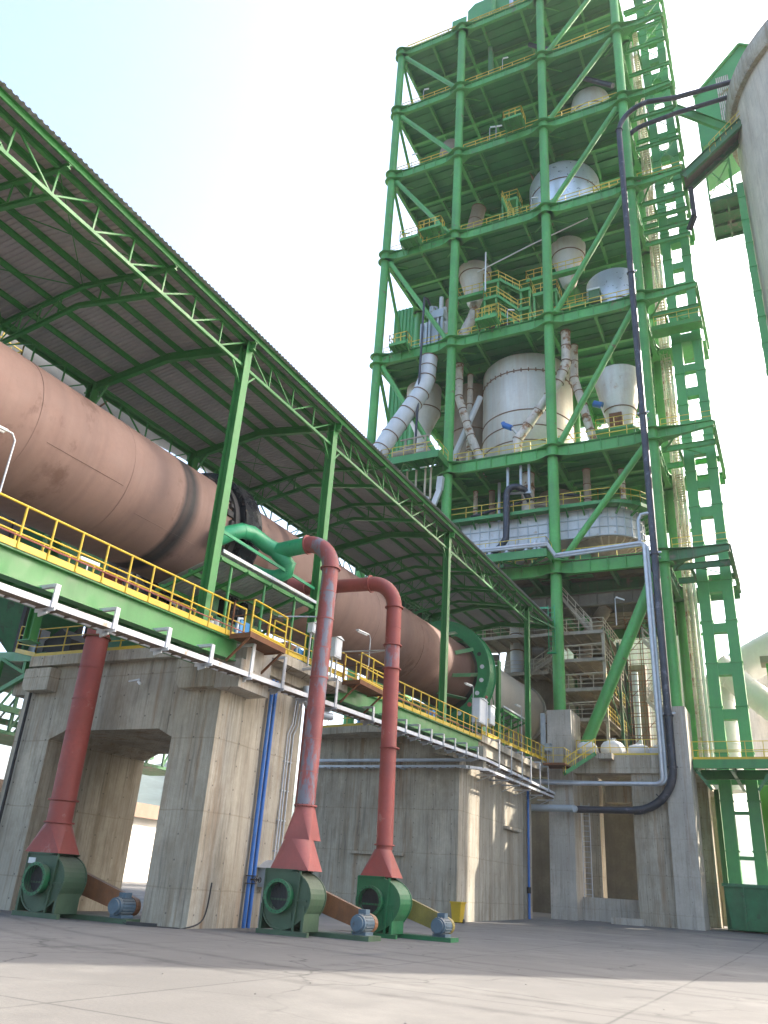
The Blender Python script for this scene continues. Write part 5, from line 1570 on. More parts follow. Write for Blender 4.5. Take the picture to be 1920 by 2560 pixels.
for k, (y, lab) in enumerate(((28.2, "thin grey conduit on the near pier beside the blue pipes"), (28.38, "middle thin grey conduit on the near pier"), (28.62, "thin grey conduit on the near pier, last one from the blue pipes"))):
    t = thing("conduit", lab, "conduit", (-18.35, y, 0), "grey conduits on the near pier")
    b = MB(); b.tube([(-18.34, y, 2.0), (-18.34, y, 7.0), (-18.25, y + .12, 7.4), (-18.2, y + .2, 8.8)], .03, 8); b.build("tube", GALV, t)
    b = MB()
    for z in (2.6, 3.7, 4.8, 5.9): b.box(-18.4, y - .06, z, -18.3, y + .06, z + .05)
    b.build("clips", GALV, t)
t = thing("switch_box", "small grey roofed switch box at the foot of the conduits", "switch box", (-18.2, 27.75, 1.4))
b = MB(); b.box(-18.4, 27.35, 1.35, -18.0, 28.2, 2.0); b.build("body", GREYP, t)
b = MB(); b.prism([(27.2, 2.0), (27.78, 2.28), (28.35, 2.0)], -18.4, -17.85, 'x'); b.build("lid", GALV, t)
b = MB()
for y in (27.45, 28.1): b.bar((-18.2, y, 0), (-18.2, y, 1.35), .06)
b.build("legs", GALV, t)
t = thing("wall_lamp", "small white lamp arm on the pier face beside the plain red duct", "lamp", (-22.4, 23.4, 8.1))
b = MB(); b.bar((-22.6, 23.3, 8.15), (-22.0, 23.2, 8.17), .05); b.build("arm", WHITEP, t)
b = MB(); b.bar((-22.05, 23.2, 8.1), (-21.9, 23.2, 7.98), .08); b.build("head", LAMPW, t)
t = thing("drain_pipe", "dark drain pipe down the corner of the near pier under a corbel", "pipe", (-27.95, 23.4, 0))
b = MB(); b.tube([(-27.9, 23.5, 9), (-27.95, 23.45, 8), (-27.95, 23.45, .05)], .06, 8); b.build("pipe_run", DARK, t)
t = thing("waste_bin", "yellow wheeled waste bin at the far pier corner", "bin", (-18.15, 47.4, .1))
b = MB(); b.hexa([(-18.35, 46.75, .15), (-17.9, 46.75, .15), (-17.9, 47.3, .15), (-18.35, 47.3, .15), (-18.42, 46.65, 1.1), (-17.82, 46.65, 1.1), (-17.82, 47.4, 1.1), (-18.42, 47.4, 1.1)]); b.build("body", BINY, t)
b = MB(); b.box(-18.46, 46.6, 1.1, -17.78, 47.45, 1.17); b.build("lid", BINY, t)
b = MB(); b.cyl((-18.4, 47.3, .2), (-17.85, 47.3, .2), .12, 14); b.build("wheel", DARK, t)
t = thing("duct_bracket", "curved grey cable duct elbow under the slab of the near pier", "conduit", (-18, 28.9, 8))
b = MB(); b.tube([(-18.0, 28.7, 9.0), (-17.9, 28.7, 8.3), (-17.7, 29.0, 7.95), (-17.3, 29.8, 7.95)], .16, 10); b.build("elbow", GREYP, t)

# lamps on gooseneck poles
def lamp(y, zb, zt, lab, dy=-1.1, x=-17.75):
    t = thing("pole_lamp", lab, "lamp", (x, y, zb), "strip lamps on thin poles along the walkway")
    b = MB(); b.tube([(x, y, zb), (x, y, zt - .15), (x, y + dy * .12, zt)] + [(x, y + dy * .6, zt - .02)], .028, 8); b.build("pole", GALV, t)
    b = MB(); b.bar((x, y + dy * .3, zt - .03), (x, y + dy * 1.25, zt - .12), .16, .06); b.build("housing", LAMPW, t)
    b = MB(); b.cyl((x, y + dy * .35, zt - .1), (x, y + dy * 1.2, zt - .18), .035, 8); b.build("tube", WHITEP, t)
lamp(12.4, 9.4, 12.0, "pole lamp in front of the nearest visible kiln section")
lamp(33.6, 9.9, 12.6, "pole lamp between the two tall bent red ducts")
lamp(47.9, 10.6, 13.45, "pole lamp in front of the girth gear guard")
lamp(58.1, 11.2, 14.3, "pole lamp in front of the pale kiln end")
lamp(66, 12.2, 14.4, "small pole lamp on the third column's pedestal", 1.0, -17.3)

def cabinet(lab, x, y, z, wx, wy, wz, m, legs=0, cat="cabinet", name="control_box"):
    t = thing(name, lab, cat, (x, y, z))
    b = MB(); b.box(x - wx / 2, y - wy / 2, z, x + wx / 2, y + wy / 2, z + wz); b.build("body", m, t)
    b = MB(); b.box(x + wx / 2, y - wy / 2 + .05, z + .05, x + wx / 2 + .025, y + wy / 2 - .05, z + wz - .05); b.box(x + wx / 2 + .025, y + wy / 2 - .12, z + wz * .45, x + wx / 2 + .05, y + wy / 2 - .08, z + wz * .6); b.build("door", m, t)
    b = MB(); b.prism([(y - wy / 2 - .06, z + wz), (y, z + wz + .12), (y + wy / 2 + .06, z + wz)], x - wx / 2 - .05, x + wx / 2 + .08, 'x'); b.build("lid", m, t)
    if legs:
        for yy in (y - wy / 3, y + wy / 3):
            b = MB(); b.bar((x, yy, z - legs), (x, yy, z), .06); b.build("post", GALV, t)
cabinet("white gabled cabinet with red lamp beside the girth gear", -17.7, 49.0, 11.3, .5, 1.5, 1.5, WHITEP, .8)
cabinet("smaller white cabinet just beyond the gabled one", -17.7, 50.75, 11.6, .5, .9, 1.15, WHITEP, 1.0)
t = thing("signal_lamp", "small red signal lamp on a post over the gabled white cabinet", "lamp", (-17.4, 49.4, 12.9))
b = MB(); b.cyl((-17.4, 49.4, 10.7), (-17.4, 49.4, 13.0), .03, 8); b.build("post", GALV, t)
b = MB(); b.lathe(-17.4, 49.4, [(.08, 13.0), (.08, 13.12), (.02, 13.2)], 12); b.build("lens", RED, t)
cabinet("pale box on a bracket beside the shed column behind the peeling duct", -17.45, 27.9, 11.0, .25, .55, .4, WHITEP, 1.4)
cabinet("white cabinet between the peeling duct and the far rusty platform", -17.5, 29.9, 10.5, .35, .6, .85, WHITEP, 1.0)
cabinet("pale box at the far end of the slab railing beside the dark gate post", -17.3, 63.6, 12.0, .3, 1.0, .5, GREYP, .9)
def oilunit(y, z, lab):
    t = thing("cylinder_rack", lab, "hydraulic unit", (-18.3, y, z), "blue hydraulic units on the slab")
    for k, (dy, m) in enumerate(((0, LBLUE), (-.32, LBLUE))):
        b = MB(); b.box(-18.4, y + dy - .13, z, -18.15, y + dy + .13, z + .72); b.build("tank", m, t)
    b = MB(); b.tube([(-18.2, y - .55, z), (-18.2, y - .55, z + .75), (-18.2, y - .3, z + .8)], .05, 8); b.build("hose", WHITEP, t)
    b = MB(); b.box(-18.7, y - .5, z - .02, -18.0, y + .3, z + .0); b.box(-18.6, y + .2, z, -18.2, y + .9, z + .35); b.build("base", MGREEN, t)
oilunit(24.3, sz(24.3, 7.2), "blue hydraulic unit behind the near rusty platform")
oilunit(28.5, 9.75, "blue hydraulic unit beside the orange guard housing")
t = thing("fan_guard", "orange peach guard housing behind the slab railing", "guard", (-19.2, 28.6, 9.7))
b = MB(); b.prism([(28.0, 9.7), (29.2, 9.7), (29.2, 10.6), (29.0, 10.85), (28.2, 10.85), (28.0, 10.6)], -19.6, -18.9, 'x'); b.build("housing", ORANGE, t)
t = thing("lube_pump", "cluster of white pump pots behind the railing at the first shed column", "pump", (-18.4, 22.6, 9.3))
for k in range(3):
    b = MB(); b.cyl((-18.3, 22.3 + .3 * k, 9.35), (-18.3, 22.3 + .3 * k, 9.9 + .12 * (k % 2)), .11, 12); b.build("pot", WHITEP, t)
b = MB(); b.bar((-18.3, 22.1, 9.6), (-18.3, 23.2, 9.75), .06); b.box(-18.6, 22.0, 9.2, -18.1, 23.3, 9.35); b.build("frame", DARK, t)
t = thing("duct_stay", "thin pipe stay from the slab railing to the red ducts", "stay", (-17.4, 25.2, 11.3))
b = MB(); b.cyl((-17.5, 25.3, 10.95), (-16.1, 26.2, 11.1), .03, 8); b.cyl((-17.5, 30.5, 10.95), (-14.8, 29.6, 10.6), .03, 8); b.cyl((-16.9, 31, 10.9), (-14.9, 29.7, 10.62), .02, 8); b.build("rod", GALV, t)
t = thing("gate_post", "dark grey-blue gate post at the end of the slab railing by the pedestal", "post", (-17.75, 64.0, 11))
b = MB(); b.box(-17.95, 63.8, 10.9, -17.65, 64.2, 15.0); b.build("post", GREYP, t)
t = thing("landing_platform", "small brown landing with railing between far pier and tower base", "platform", (-16.5, 63, 10.95))
b = MB(); b.box(-17.4, 62.2, 10.8, -15.7, 64.3, 10.95); b.build("floor", RUST, t)
b = MB(); b.rail([(-17.4, 62.25, 10.95), (-15.75, 62.25, 10.95), (-15.75, 64.3, 10.95)], 1.1, .8, .04); b.build("rails", TYELL, t)
stair("short green stair climbing to the tower base deck", (-16.0, 63.2, 10.3), (-13.9, 64.2, 11.86), .8, None, GREEN, TYELL, 8)
t = thing("fixed_ladder", "grey rung ladder between the concrete legs of the tower base", "ladder", (-15, 64.9, 1.9))
b = MB()
for x in (-15.3, -14.7): b.bar((x, 65.2, 1.9), (x, 65.2, 8.4), .05)
z = 2.1
while z < 8.3: b.bar((-15.3, 65.2, z), (-14.7, 65.2, z), .035); z += .36
b.build("rungs", GALV, t)
for (x, y, s, hh, lab) in ((-14.75, 65.9, .72, 1.25, "white woven bulk bag at the head of the short green stair"), (-12.9, 66.2, .85, 1.35, "largest white woven bulk bag, second on the deck"), (-10.95, 66.4, .78, 1.05, "low slumped white bulk bag, third on the deck"), (-9.6, 66.6, .55, .95, "small white bulk bag behind the grey pipes")):
    t = thing("bulk_bag", lab, "bulk bag", (x, y, 11.84), "white bulk bags on the tower base deck")
    b = MB(); n = 20; prof = [(.72, 0), (.98, .12), (1.06, .4), (1.0, .68), (.8, .86), (.45, .95), (.2, 1.0), (.26, 1.08)]
    vs = []
    for r, z in prof:
        for k in range(n):
            a = 2 * math.pi * k / n
            wob = 1 + .07 * math.sin(3 * a + x) + random.uniform(-.04, .04)
            sqr = min(1.18, 1 / max(abs(math.cos(a)), abs(math.sin(a))))
            vs.append((x + s * r * wob * sqr * math.cos(a), y + s * r * wob * sqr * math.sin(a), 11.86 + hh * z + random.uniform(-.02, .02)))
    b.add(vs, [(i * n + k, i * n + (k + 1) % n, (i + 1) * n + (k + 1) % n, (i + 1) * n + k) for i in range(len(prof) - 1) for k in range(n)], True)
    b.add(vs[-n:], [tuple(range(n))]); b.build("sack", BAG, t)
    b = MB()
    for k in range(3): b.tube([(x - .2 + .2 * k, y - .1, 11.86 + hh * .98), (x - .15 + .2 * k, y - .1, 11.86 + hh * 1.12), (x - .05 + .2 * k, y - .05, 11.86 + hh * .98)], .03, 6)
    b.build("loops", BAG, t)

# ================================================================ pipes down the tower front
el = arc((-11.23, 64.15, 10.8), (1, 0, 0), (0, 0, 1), 2.95, 0, -math.pi / 2, 12)
t = thing("slurry_pipe", "thick black pipe down the fourth column with a big elbow at its foot", "pipe", (-8.28, 64.15, 10))
b = MB(); b.tube([(-8.28, 64.15, 10.8), (-8.28, 64.15, 76.6)], .3, 20); b.build("riser", BPIPE, t)
b = MB(); b.tube(el, .3, 20); b.build("elbow", BPIPE, t)
b = MB(); b.cyl((-11.23, 64.15, 7.85), (-15.5, 64.15, 7.85), .25, 18); b.build("ground_run", BPIPE, t)
b = MB(); b.cyl((-15.5, 63.6, 7.85), (-22, 63.6, 7.85), .25, 18); b.cyl((-15.5, 64.15, 7.85), (-15.5, 63.6, 7.85), .25, 18); b.build("grey_run", GREYP, t)
b = MB(); b.tube(arc((-5.13, 64.3, 76.6), (-1, 0, 0), (0, .03, 1), 3.15, 0, math.pi / 2, 10) + [(-2.35, 64.9, 79.6), (3.8, 66.6, 81.2)], .27, 18); b.build("top_run", BPIPE, t)
b = MB(); b.tube([(-8.3, 66.6, 60)] + arc((-5.6, 66.2, 76.0), (-1, 0, 0), (0, .03, 1), 2.7, 0, math.pi / 2, 10) + [(-2.4, 66.6, 79.3), (3.4, 67.6, 80.3)], .25, 18); b.build("second_run", BPIPE, t)
for p, d in (((-8.28, 64.15, 14.6), (0, 0, 1)), ((-8.28, 64.15, 10.9), (0, 0, 1)), ((-9.3, 64.15, 8.75), (1, 0, 1)), ((-8.28, 64.15, 27.6), (0, 0, 1)), ((-8.28, 64.15, 41), (0, 0, 1)), ((-8.28, 64.15, 57), (0, 0, 1)), ((-8.28, 64.15, 76.6), (0, 0, 1)), ((-5.3, 65.5, 79.75), (1, 0, 0))):
    b = MB(); b.torus_ring(p, d, .29, .1, .06, 20); b.build("flange", BPIPE, t)
for z in (14.8, 27.8, 41.2, 57.2):
    b = MB(); b.bar((-8.75, 64.15, z), (-7.75, 64.15, z), .12); b.bar((-8, 65.2, z), (-8, 65.9, z), .1); b.build("bracket", GALV, t)
for k, (x, r, lab, zt) in enumerate(((-9.03, .16, "thicker silvery pipe running parallel to the black pipe", 28.75), (-8.77, .12, "thinner silvery pipe between the thicker one and the black pipe", 28.55))):
    y = 64.05 + .06 * k
    e1 = arc((x - .5, y, 10.2), (1, 0, 0), (0, 0, 1), .5, 0, -math.pi / 2, 6)
    e2 = arc((x - .4, y, zt - .4), (1, 0, 0), (0, 0, 1), .4, 0, math.pi / 2, 6)
    t = thing("service_pipe", lab, "pipe", (x, y, 10), "silvery service pipes down the tower front")
    b = MB(); b.tube([(-21, y - .6, 9.72 + .1 * k), (-17.8, y - .6, 9.7 + .1 * k), (-15.6, y, 9.7 + .1 * k)] + list(reversed(e1)) + e2 + [(-15.9, y, zt - .2), (-16.6, 64.6, zt), (-17.0, 63.4, zt + .7), (-24, 63.4, zt + .8)], r, 14); b.build("pipe_run", GREYP if k else GALV, t)
    b = MB()
    z = 12
    while z < zt: b.torus_ring((x, y, z), (0, 0, 1), r, .03, .05, 14); z += 2.2
    b.build("couplings", GALV, t)
t = thing("service_pipe", "pale hook shaped pipe above the silvery pipes", "pipe", (-9.3, 65.2, 29), "silvery service pipes down the tower front")
b = MB(); b.tube([(-9.35, 64.05, 28.9), (-9.35, 64.05, 30.8), (-9.1, 64.05, 31.3), (-8.6, 64.05, 31.35), (-8.3, 64.05, 31.2)], .14, 12); b.build("pipe_run", GREYP, t)
t = thing("caged_ladder", "short green hanging ladder frame on the third column beside the shed end", "ladder", (-17.4, 65.2, 20))
b = MB()
for x in (-17.5, -16.95): b.bar((x, 65.2, 20.2), (x, 65.2, 24.4), .06)
z = 20.4
while z < 24.4: b.bar((-17.5, 65.2, z), (-16.95, 65.2, z), .04); z += .42
b.bar((-17.6, 65.1, 20.2), (-16.85, 65.1, 20.2), .3, .1); b.bar((-17.5, 65.2, 24.2), (-19.6, 65.2, 24.3), .15)
b.build("rungs", TEAL, t)

# ================================================================ right side platform, ducts, container
t = thing("side_platform", "low green platform with yellow railing round the elevator legs", "platform", (-4.5, 66, 11.8))
b = MB(); b.box(-7.05, 65.95, 11.1, 4.0, 66.05, 11.75); b.box(-7.05, 66.06, 11.6, 4, 69.8, 11.7); b.box(-7.05, 73, 11.6, 4, 78, 11.7)
b.box(-7.05, 66.06, 11.0, -6.95, 78, 11.55); b.ibeam((-7, 70.2, 11.2), (4, 70.2, 11.2), .7, .3); b.ibeam((-7, 73.2, 11.2), (4, 73.2, 11.2), .7, .3)
b.build("floor", GREEN, t)
b = MB()
for x in (-4.4, -1.9, .9): b.ibeam((x, 66.1, 11.2), (x, 78, 11.2), .6, .25)
b.build("floor_beam", GREEN, t)
for x, s in ((-6.9, 1), (-1.8, -1)):
    b = MB(); b.bar((x, 66.3, 11.0), (x + s * 1.0, 66.3, 9.6), .2); b.build("knee_brace", DGREEN, t)
b = MB(); b.rail([(-7.0, 66.0, 11.75), (4, 66.0, 11.75)], 1.25, 1.25, .05); b.rail([(-7.0, 69.7, 11.75), (4, 69.7, 11.75)], 1.1, 1.5, .045); b.build("handrail", TYELL, t)
b = MB(); b.bar((-7, 65.94, 11.8), (4, 65.94, 11.8), .02, .16); b.build("toe_board", YELLOW, t)
for x, y in ((-6.6, 77.5), (1.5, 66.4), (1.5, 77.5)):
    b = MB(); b.ibeam((x, y, .3), (x, y, 11), .4, .4, .04, .04, (1, 0, 0)); b.build("leg", GREEN, t)
t = thing("skip_container", "dark green steel skip under the low elevator platform", "container", (-3.6, 67.5, .4))
b = MB(); b.hexa([(-5.5, 66.2, .55), (-.5, 66.2, .55), (-.5, 69.6, .55), (-5.5, 69.6, .55), (-5.8, 66.0, 3.3), (-.3, 66.0, 3.3), (-.3, 69.8, 3.3), (-5.8, 69.8, 3.3)])
for x in (-4.6, -3.2, -1.8): b.bar((x, 66.08, .5), (x, 65.92, 3.3), .15, .12)
b.box(-5.9, 65.85, 3.2, -.2, 65.99, 3.4); b.build("tub", MGREEN, t)
t = thing("lime_panel", "bright lime green steel door behind the low elevator platform", "door", (-2.6, 79, 5))
b = MB(); b.box(-3.35, 80, .5, 1, 80.2, 12.1); b.build("panel", LIME, t)
b = MB(); b.bar((-2.7, 79.8, 10), (-2.4, 79.8, 3), .2); b.build("bar", YELLOW, t)
pipe("gas_duct", "huge white gas duct elbow rising behind the elevator legs", "gas duct", [(-6.4, 87, 12), (-6.4, 87, 20.5), (-5.6, 87, 22.8), (-3.6, 87, 24.0), (6, 87, 29)], 1.75, WHITED, True, "white gas ducts behind the elevator", 36, WHITED)
pipe("gas_duct", "thinner white gas duct sloping down behind the elevator legs", "gas duct", [(-5.8, 84.5, 23.6), (-3.5, 84.5, 21.0), (2.5, 84.5, 15.5)], 1.25, WHITED, True, "white gas ducts behind the elevator", 32, WHITED)
t = thing("storage_dome", "grey storage dome far behind the elevator legs", "dome", (3.8, 140, 0))
b = MB(); b.lathe(3.2, 140, [(10, .4), (10, 32)] + [(10 * math.cos(a), 32 + 10 * math.sin(a)) for a in [math.pi / 2 * i / 10 for i in range(1, 10)]] + [(.1, 42)], 48); b.build("shell", SILOC, t)
t = thing("steel_trestle", "green lattice trestle beside the white gas ducts", "trestle", (-.6, 80, .4))
b = MB()
for x in (-1.35, 1.2): b.bar((x, 80.6, .4), (x, 80.6, 22.4), .25)
z = 12
while z < 22: b.bar((-1.35, 80.6, z), (1.2, 80.6, z + 2.4), .14); b.bar((-1.35, 80.6, z), (1.2, 80.6, z), .16); z += 2.6
b.build("lattice", TGREEN, t)
b = MB(); b.box(-1.9, 80, 22.4, 2, 82, 23); b.build("head", DUSTY, t)
t = thing("equipment_shed", "pale corrugated clad shed glimpsed behind the scaffolding", "shed", (-20, 112, 0))
b = MB(); pts = []
x = -30
while x < -12: pts += [(x, 110), (x + .5, 110), (x + .6, 110.25), (x + 1.1, 110.25)]; x += 1.2
b.prism(pts + [(-12, 124), (-30, 124)], .4, 36, 'z'); b.build("cladding", WHITED, t)
b = MB(); b.box(-36, 96, .4, -14.5, 97, 27); b.build("screen_wall", DUSTD, t)

# ================================================================ silo, transfer house, bridge
t = thing("silo", "huge round raw concrete silo with overhanging rim", "silo", (16.7, 70.7, 0))
b = MB(); b.lathe(16.7, 70.7, [(13.9, .3), (13.9, 79.2)], 96); b.build("wall", SILOC, t)
b = MB(); b.lathe(16.7, 70.7, [(14.4, 77.6), (14.55, 78.0), (14.55, 80.2), (13.2, 80.8)], 96); b.build("rim", CONC, t)
b = MB(); b.lathe(16.7, 70.7, [(13.2, 80.8), (.5, 84.5)], 96); b.build("roof", CONC, t)
t = thing("cable_duct", "tall bright green box duct up the side of the silo", "duct", (2.3, 69.6, 20))
b = MB(); b.box(2.1, 68.6, .5, 2.75, 69.3, 69)
z = 4
while z < 69: b.box(2.05, 68.55, z, 2.8, 69.35, z + .08); z += 3
b.build("casing", EGREEN, t)
t = thing("transfer_house", "green clad transfer house beside the top of the silo", "building", (4, 75, 79))
b = MB()
b.prism([(-.68, 80.0), (7.5, 84.2), (7.5, 92.4), (4.85, 94.4), (-.68, 88.2)], 73, 80, 'y'); b.build("wall", CLAD, t)
b = MB()
x = 1.9
while x < 3.3: b.box(x, 72.9, 83.2, x + .12, 72.998, 90.2); x += .2
b.build("louvre", RUSTW, t, False)
b = MB(); b.bar((4.85, 72.8, 94.45), (7.6, 72.8, 92.3), .3, .25); b.build("roof_edge", TGREEN, t)
b = MB(); b.bar((-.7, 72.85, 88.25), (4.85, 72.85, 94.45), .25, .25); b.build("roof_edge", TGREEN, t)
t = thing("walkway_bridge", "dark green footbridge rising from the tower to the silo", "bridge", (0, 66, 71))
P, Q = Vector((-2.6, 66.2, 69.6)), Vector((3.6, 66.6, 75.2))
b = MB()
for dy in (0, 2.0):
    o = Vector((0, dy, 0)); b.ibeam(P + o, Q + o, .9, .4)
b.build("girder", DGREEN, t)
b = MB(); b.hexa([tuple(P + Vector((0, .1, .2))), tuple(Q + Vector((0, .1, .2))), tuple(Q + Vector((0, 1.9, .2))), tuple(P + Vector((0, 1.9, .2))), tuple(P + Vector((0, .1, .3))), tuple(Q + Vector((0, .1, .3))), tuple(Q + Vector((0, 1.9, .3))), tuple(P + Vector((0, 1.9, .3)))]); b.build("floor", DUSTD, t)
b = MB(); b.rail([P + Vector((.6, 0, .4)) + (Q - P) * .35, Q + Vector((0, 0, .4))], 1.3, .8, .05); b.build("handrail", TYELL, t)
t = thing("stay_beam", "pale green slanted beam between elevator frame and silo", "beam", (-2.5, 67, 80.7))
b = MB(); b.ibeam((-2.7, 67.4, 81), (2.8, 68, 75.6), 1.0, .4); b.build("beam", TGREEN, t)
t = thing("silo_gallery", "dark green lattice gallery hung under the transfer house beside the silo", "gallery", (1, 73, 70))
b = MB(); b.box(-.6, 72, 71.0, 3.5, 78, 71.25)
for y in (72, 74, 76, 78): b.bar((-.6, y, 70.8), (3.5, y, 70.8), .15, .4)
for x in (-.5, 1.2): b.bar((x, 72, 70.7), (x, 78, 70.7), .2, .5)
b.build("floor", DGREEN, t)
b = MB()
for x in (-.55, 1.9):
    for y in (72.1, 77.8): b.bar((x, y, 71.2), (x, y, 80.5), .16)
for x0, x1 in ((-.55, 1.9),):
    b.bar((x0, 72.05, 71.3), (x1, 72.05, 76), .09); b.bar((x1, 72.05, 71.3), (x0, 72.05, 76), .09); b.bar((x0, 72.05, 76), (x1, 72.05, 76), .12)
b.bar((-.55, 72.1, 71.3), (-.55, 77.8, 76), .1); b.bar((-.55, 77.8, 71.3), (-.55, 72.1, 76), .1)
b.build("lattice", TGREEN, t)
b = MB(); b.rail([(-.6, 77.9, 71.25), (-.6, 72.05, 71.25), (2.2, 72.05, 71.25)], 1.1, 1.2, .05); b.build("handrail", TYELL, t)
t = thing("cable_chain", "dark hanging cable chain beside the elevator frame on the fourth level", "cable", (-2.4, 68, 66))
b = MB(); b.box(-2.35, 67.3, 65.2, -1.9, 67.8, 69.0); b.bar((-2.1, 67.5, 65.2), (-2.8, 68.2, 64.2), .45); b.build("chain", DARK, t)

t = thing("duct_walkway", "service walkway with yellow railing along the thick grey duct behind the shed", "walkway", (-32.4, 8, 23.6))
b = MB(); b.hexa([(-33.2, -4, 23.1), (-32.2, -4, 23.1), (-32.2, 21.5, 24.05), (-33.2, 21.5, 24.05), (-33.2, -4, 23.2), (-32.2, -4, 23.2), (-32.2, 21.5, 24.15), (-33.2, 21.5, 24.15)]); b.build("floor", DGREEN, t)
b = MB(); b.rail([(-32.2, -4, 23.2), (-32.2, 21.5, 24.15), (-33.2, 21.5, 24.15)], 1.3, 1.2, .06); b.build("handrail", TYELL, t)
b = MB()
for y in (2, 12, 21): b.bar((-32.8, y, 8), (-32.8, y, 23.3 + .037 * y), .3)
b.build("leg", GALV, t)

# ================================================================ left background
t = thing("cooler_platform", "green side platform on a truss bracket, reaching out from the near pier", "platform", (-30, 24, 9.9))
b = MB()
b.bar((-28.3, 23.6, 9.5), (-36, 24.8, 10.25), .25, .4); b.bar((-28.3, 23.6, 8.9), (-33.4, 24.2, 7.2), .16, .2)
for x0, x1 in ((-29.0, -29.0), (-30.6, -30.6), (-32.2, -32.2)): b.bar((x0, 23.75, 9.5), (x1, 23.75, 9.1 - .33 * (-28.3 - x1)), .18)
b.bar((-30.6, 23.75, 9.6), (-29.0, 23.75, 8.9), .12)
b.build("truss", GREEN, t)
b = MB(); b.box(-36, 24, 9.75, -28.3, 31, 9.85); b.build("floor", DGREEN, t)
b = MB(); b.rail([(-29.8, 23.7, 9.85), (-28.2, 23.4, 9.5), (-20.4, 23.4, 9.45)], 1.15, 1.45, .04, (1, .66, .33)); b.build("handrail", YELLOW, t)
b = MB(); b.bar((-29.8, 23.68, 9.92), (-28.2, 23.38, 9.55), .02, .18); b.bar((-28.2, 23.38, 9.52), (-20.4, 23.38, 9.52), .02, .14); b.build("toe_board", YELLOW, t)
t = thing("feed_hopper", "large dark green feed hopper seen under the near walkway girder", "hopper", (-34.5, 28, 10))
b = MB(); b.hexa([(-34.2, 27.2, 10.6), (-33.6, 27.2, 10.6), (-33.6, 28.2, 10.6), (-34.2, 28.2, 10.6), (-37, 25.5, 14), (-32.2, 25.5, 14), (-32.2, 30, 14), (-37, 30, 14)]); b.box(-37, 25.5, 14, -32.2, 30, 17); b.build("bin", MGREEN, t)
for x, y in ((-36.8, 25.8), (-32.4, 25.8), (-32.4, 29.8)):
    b = MB(); b.bar((x, y, 9.85), (x, y, 14), .25); b.build("leg", DARK, t)
t = thing("gap_backing", "long dark box added behind the kiln to block the bright gap below it, seen through the near walkway railing", "casing", (-35, 25, 14.2))
b = MB(); b.box(-36.6, 4, 14.4, -34.4, 46, 19.5)  # added dark box, closes off the bright sky below the kiln
for k in range(28): b.box(-34.4, 4.2 + k * 1.5, 14.4, -34.25, 4.35 + k * 1.5, 19.5)
b.build("casing", DARK, t)
b = MB()
for k in range(2): b.bar((-35.6, 8 + k * 37, 0), (-35.6, 8 + k * 37, 14.4), .3)
b.build("leg", DARK, t)
t = thing("cooler_tank", "tall dark upright tank behind the near pier slab", "tank", (-33.6, 30, 9.4))
b = MB(); b.lathe(-34.3, 30.5, [(.5, 9.5), (.5, 15.5)], 28); b.build("shell", DARK, t)
t = thing("drive_housing", "dark peaked drive housing behind the yellow slab railing", "housing", (-32, 28, 9.85))
b = MB(); b.prism([(-32.7, 9.9), (-32.7, 11.6), (-31.7, 12.2), (-30.9, 11.6), (-30.9, 9.9)], 27.5, 29.5, 'y'); b.build("cover", DARK, t)
b = MB(); b.box(-33.4, 27.2, 9.9, -32.9, 27.9, 12.2); b.build("side_panel", GREYP, t)
t = thing("green_column", "thick dark green round column behind the near slab railing", "column", (-31.6, 27, 9.85))
b = MB(); b.cyl((-34.4, 28.3, 9.8), (-34.4, 28.3, 15), .55, 24); b.build("shaft", MGREEN, t)
t = thing("slab_machine", "low black machine with pipes on the near pier slab", "machine", (-26.8, 26, 9.42))
b = MB(); b.box(-28, 25, 9.42, -21, 27, 9.9); b.cyl((-27.2, 25.4, 10), (-25.8, 25.4, 10), .35, 18); b.tube([(-26.6, 25.2, 10.2), (-26.6, 25.2, 11.2), (-26.2, 25.2, 11.4)], .06, 8); b.build("body", DARK, t)
t = thing("conveyor_gallery", "dark green lattice conveyor gallery far behind the near pier", "gallery", (-62, 60, 11))
b = MB(); b.box(-66, 34, 11.4, -60, 74, 11.7); b.box(-66, 34, 16, -60, 74, 16.3)
b.build("decks", DGREEN, t)
b = MB()
for x in (-60, -66):
    y = 34
    while y < 73:
        b.bar((x, y, 11.7), (x, y, 16), .2); b.bar((x, y, 11.7), (x, y + 2.5, 16), .16); b.bar((x, y, 13.4), (x, y + 2.5, 13.4), .5, .5)
        y += 2.5
b.build("lattice", DGREEN, t)
for y in (36, 54, 72):
    b = MB(); b.bar((-60.5, y, 0), (-60.5, y, 11.4), .4); b.build("leg", DGREEN, t)
t = thing("yard_building", "white rendered building with brown roof edge seen through the pier opening", "building", (-80, 80, 0))
b = MB(); b.box(-100, 50, -.2, -72, 110, 7.4); b.build("wall", WALLW, t)
b = MB(); b.box(-101, 49, 7.4, -71.2, 111, 9.0); b.build("roof", ROOFB, t)
for y in (70, 74, 84, 94):
    b = MB(); b.box(-71.99, y, 2.6, -71.9, y + 1.6, 4.2); o = b.build("window", DARK, t)
    b = MB(); b.box(-71.895, y + .12, 2.72, -71.88, y + 1.48, 4.08); b.build("pane", GLASS, o)
t = thing("yard_building", "orange roofed low building beyond the near pier", "building", (-120, 95, 0))
b = MB(); b.box(-150, 92, -.2, -112, 120, 9); b.build("wall", WALLW, t)
b = MB(); b.prism([(91, 9), (106, 13), (121, 9)], -151, -111, 'x'); b.build("roof", M("orange_tiles", (.42, .2, .09), .8), t)
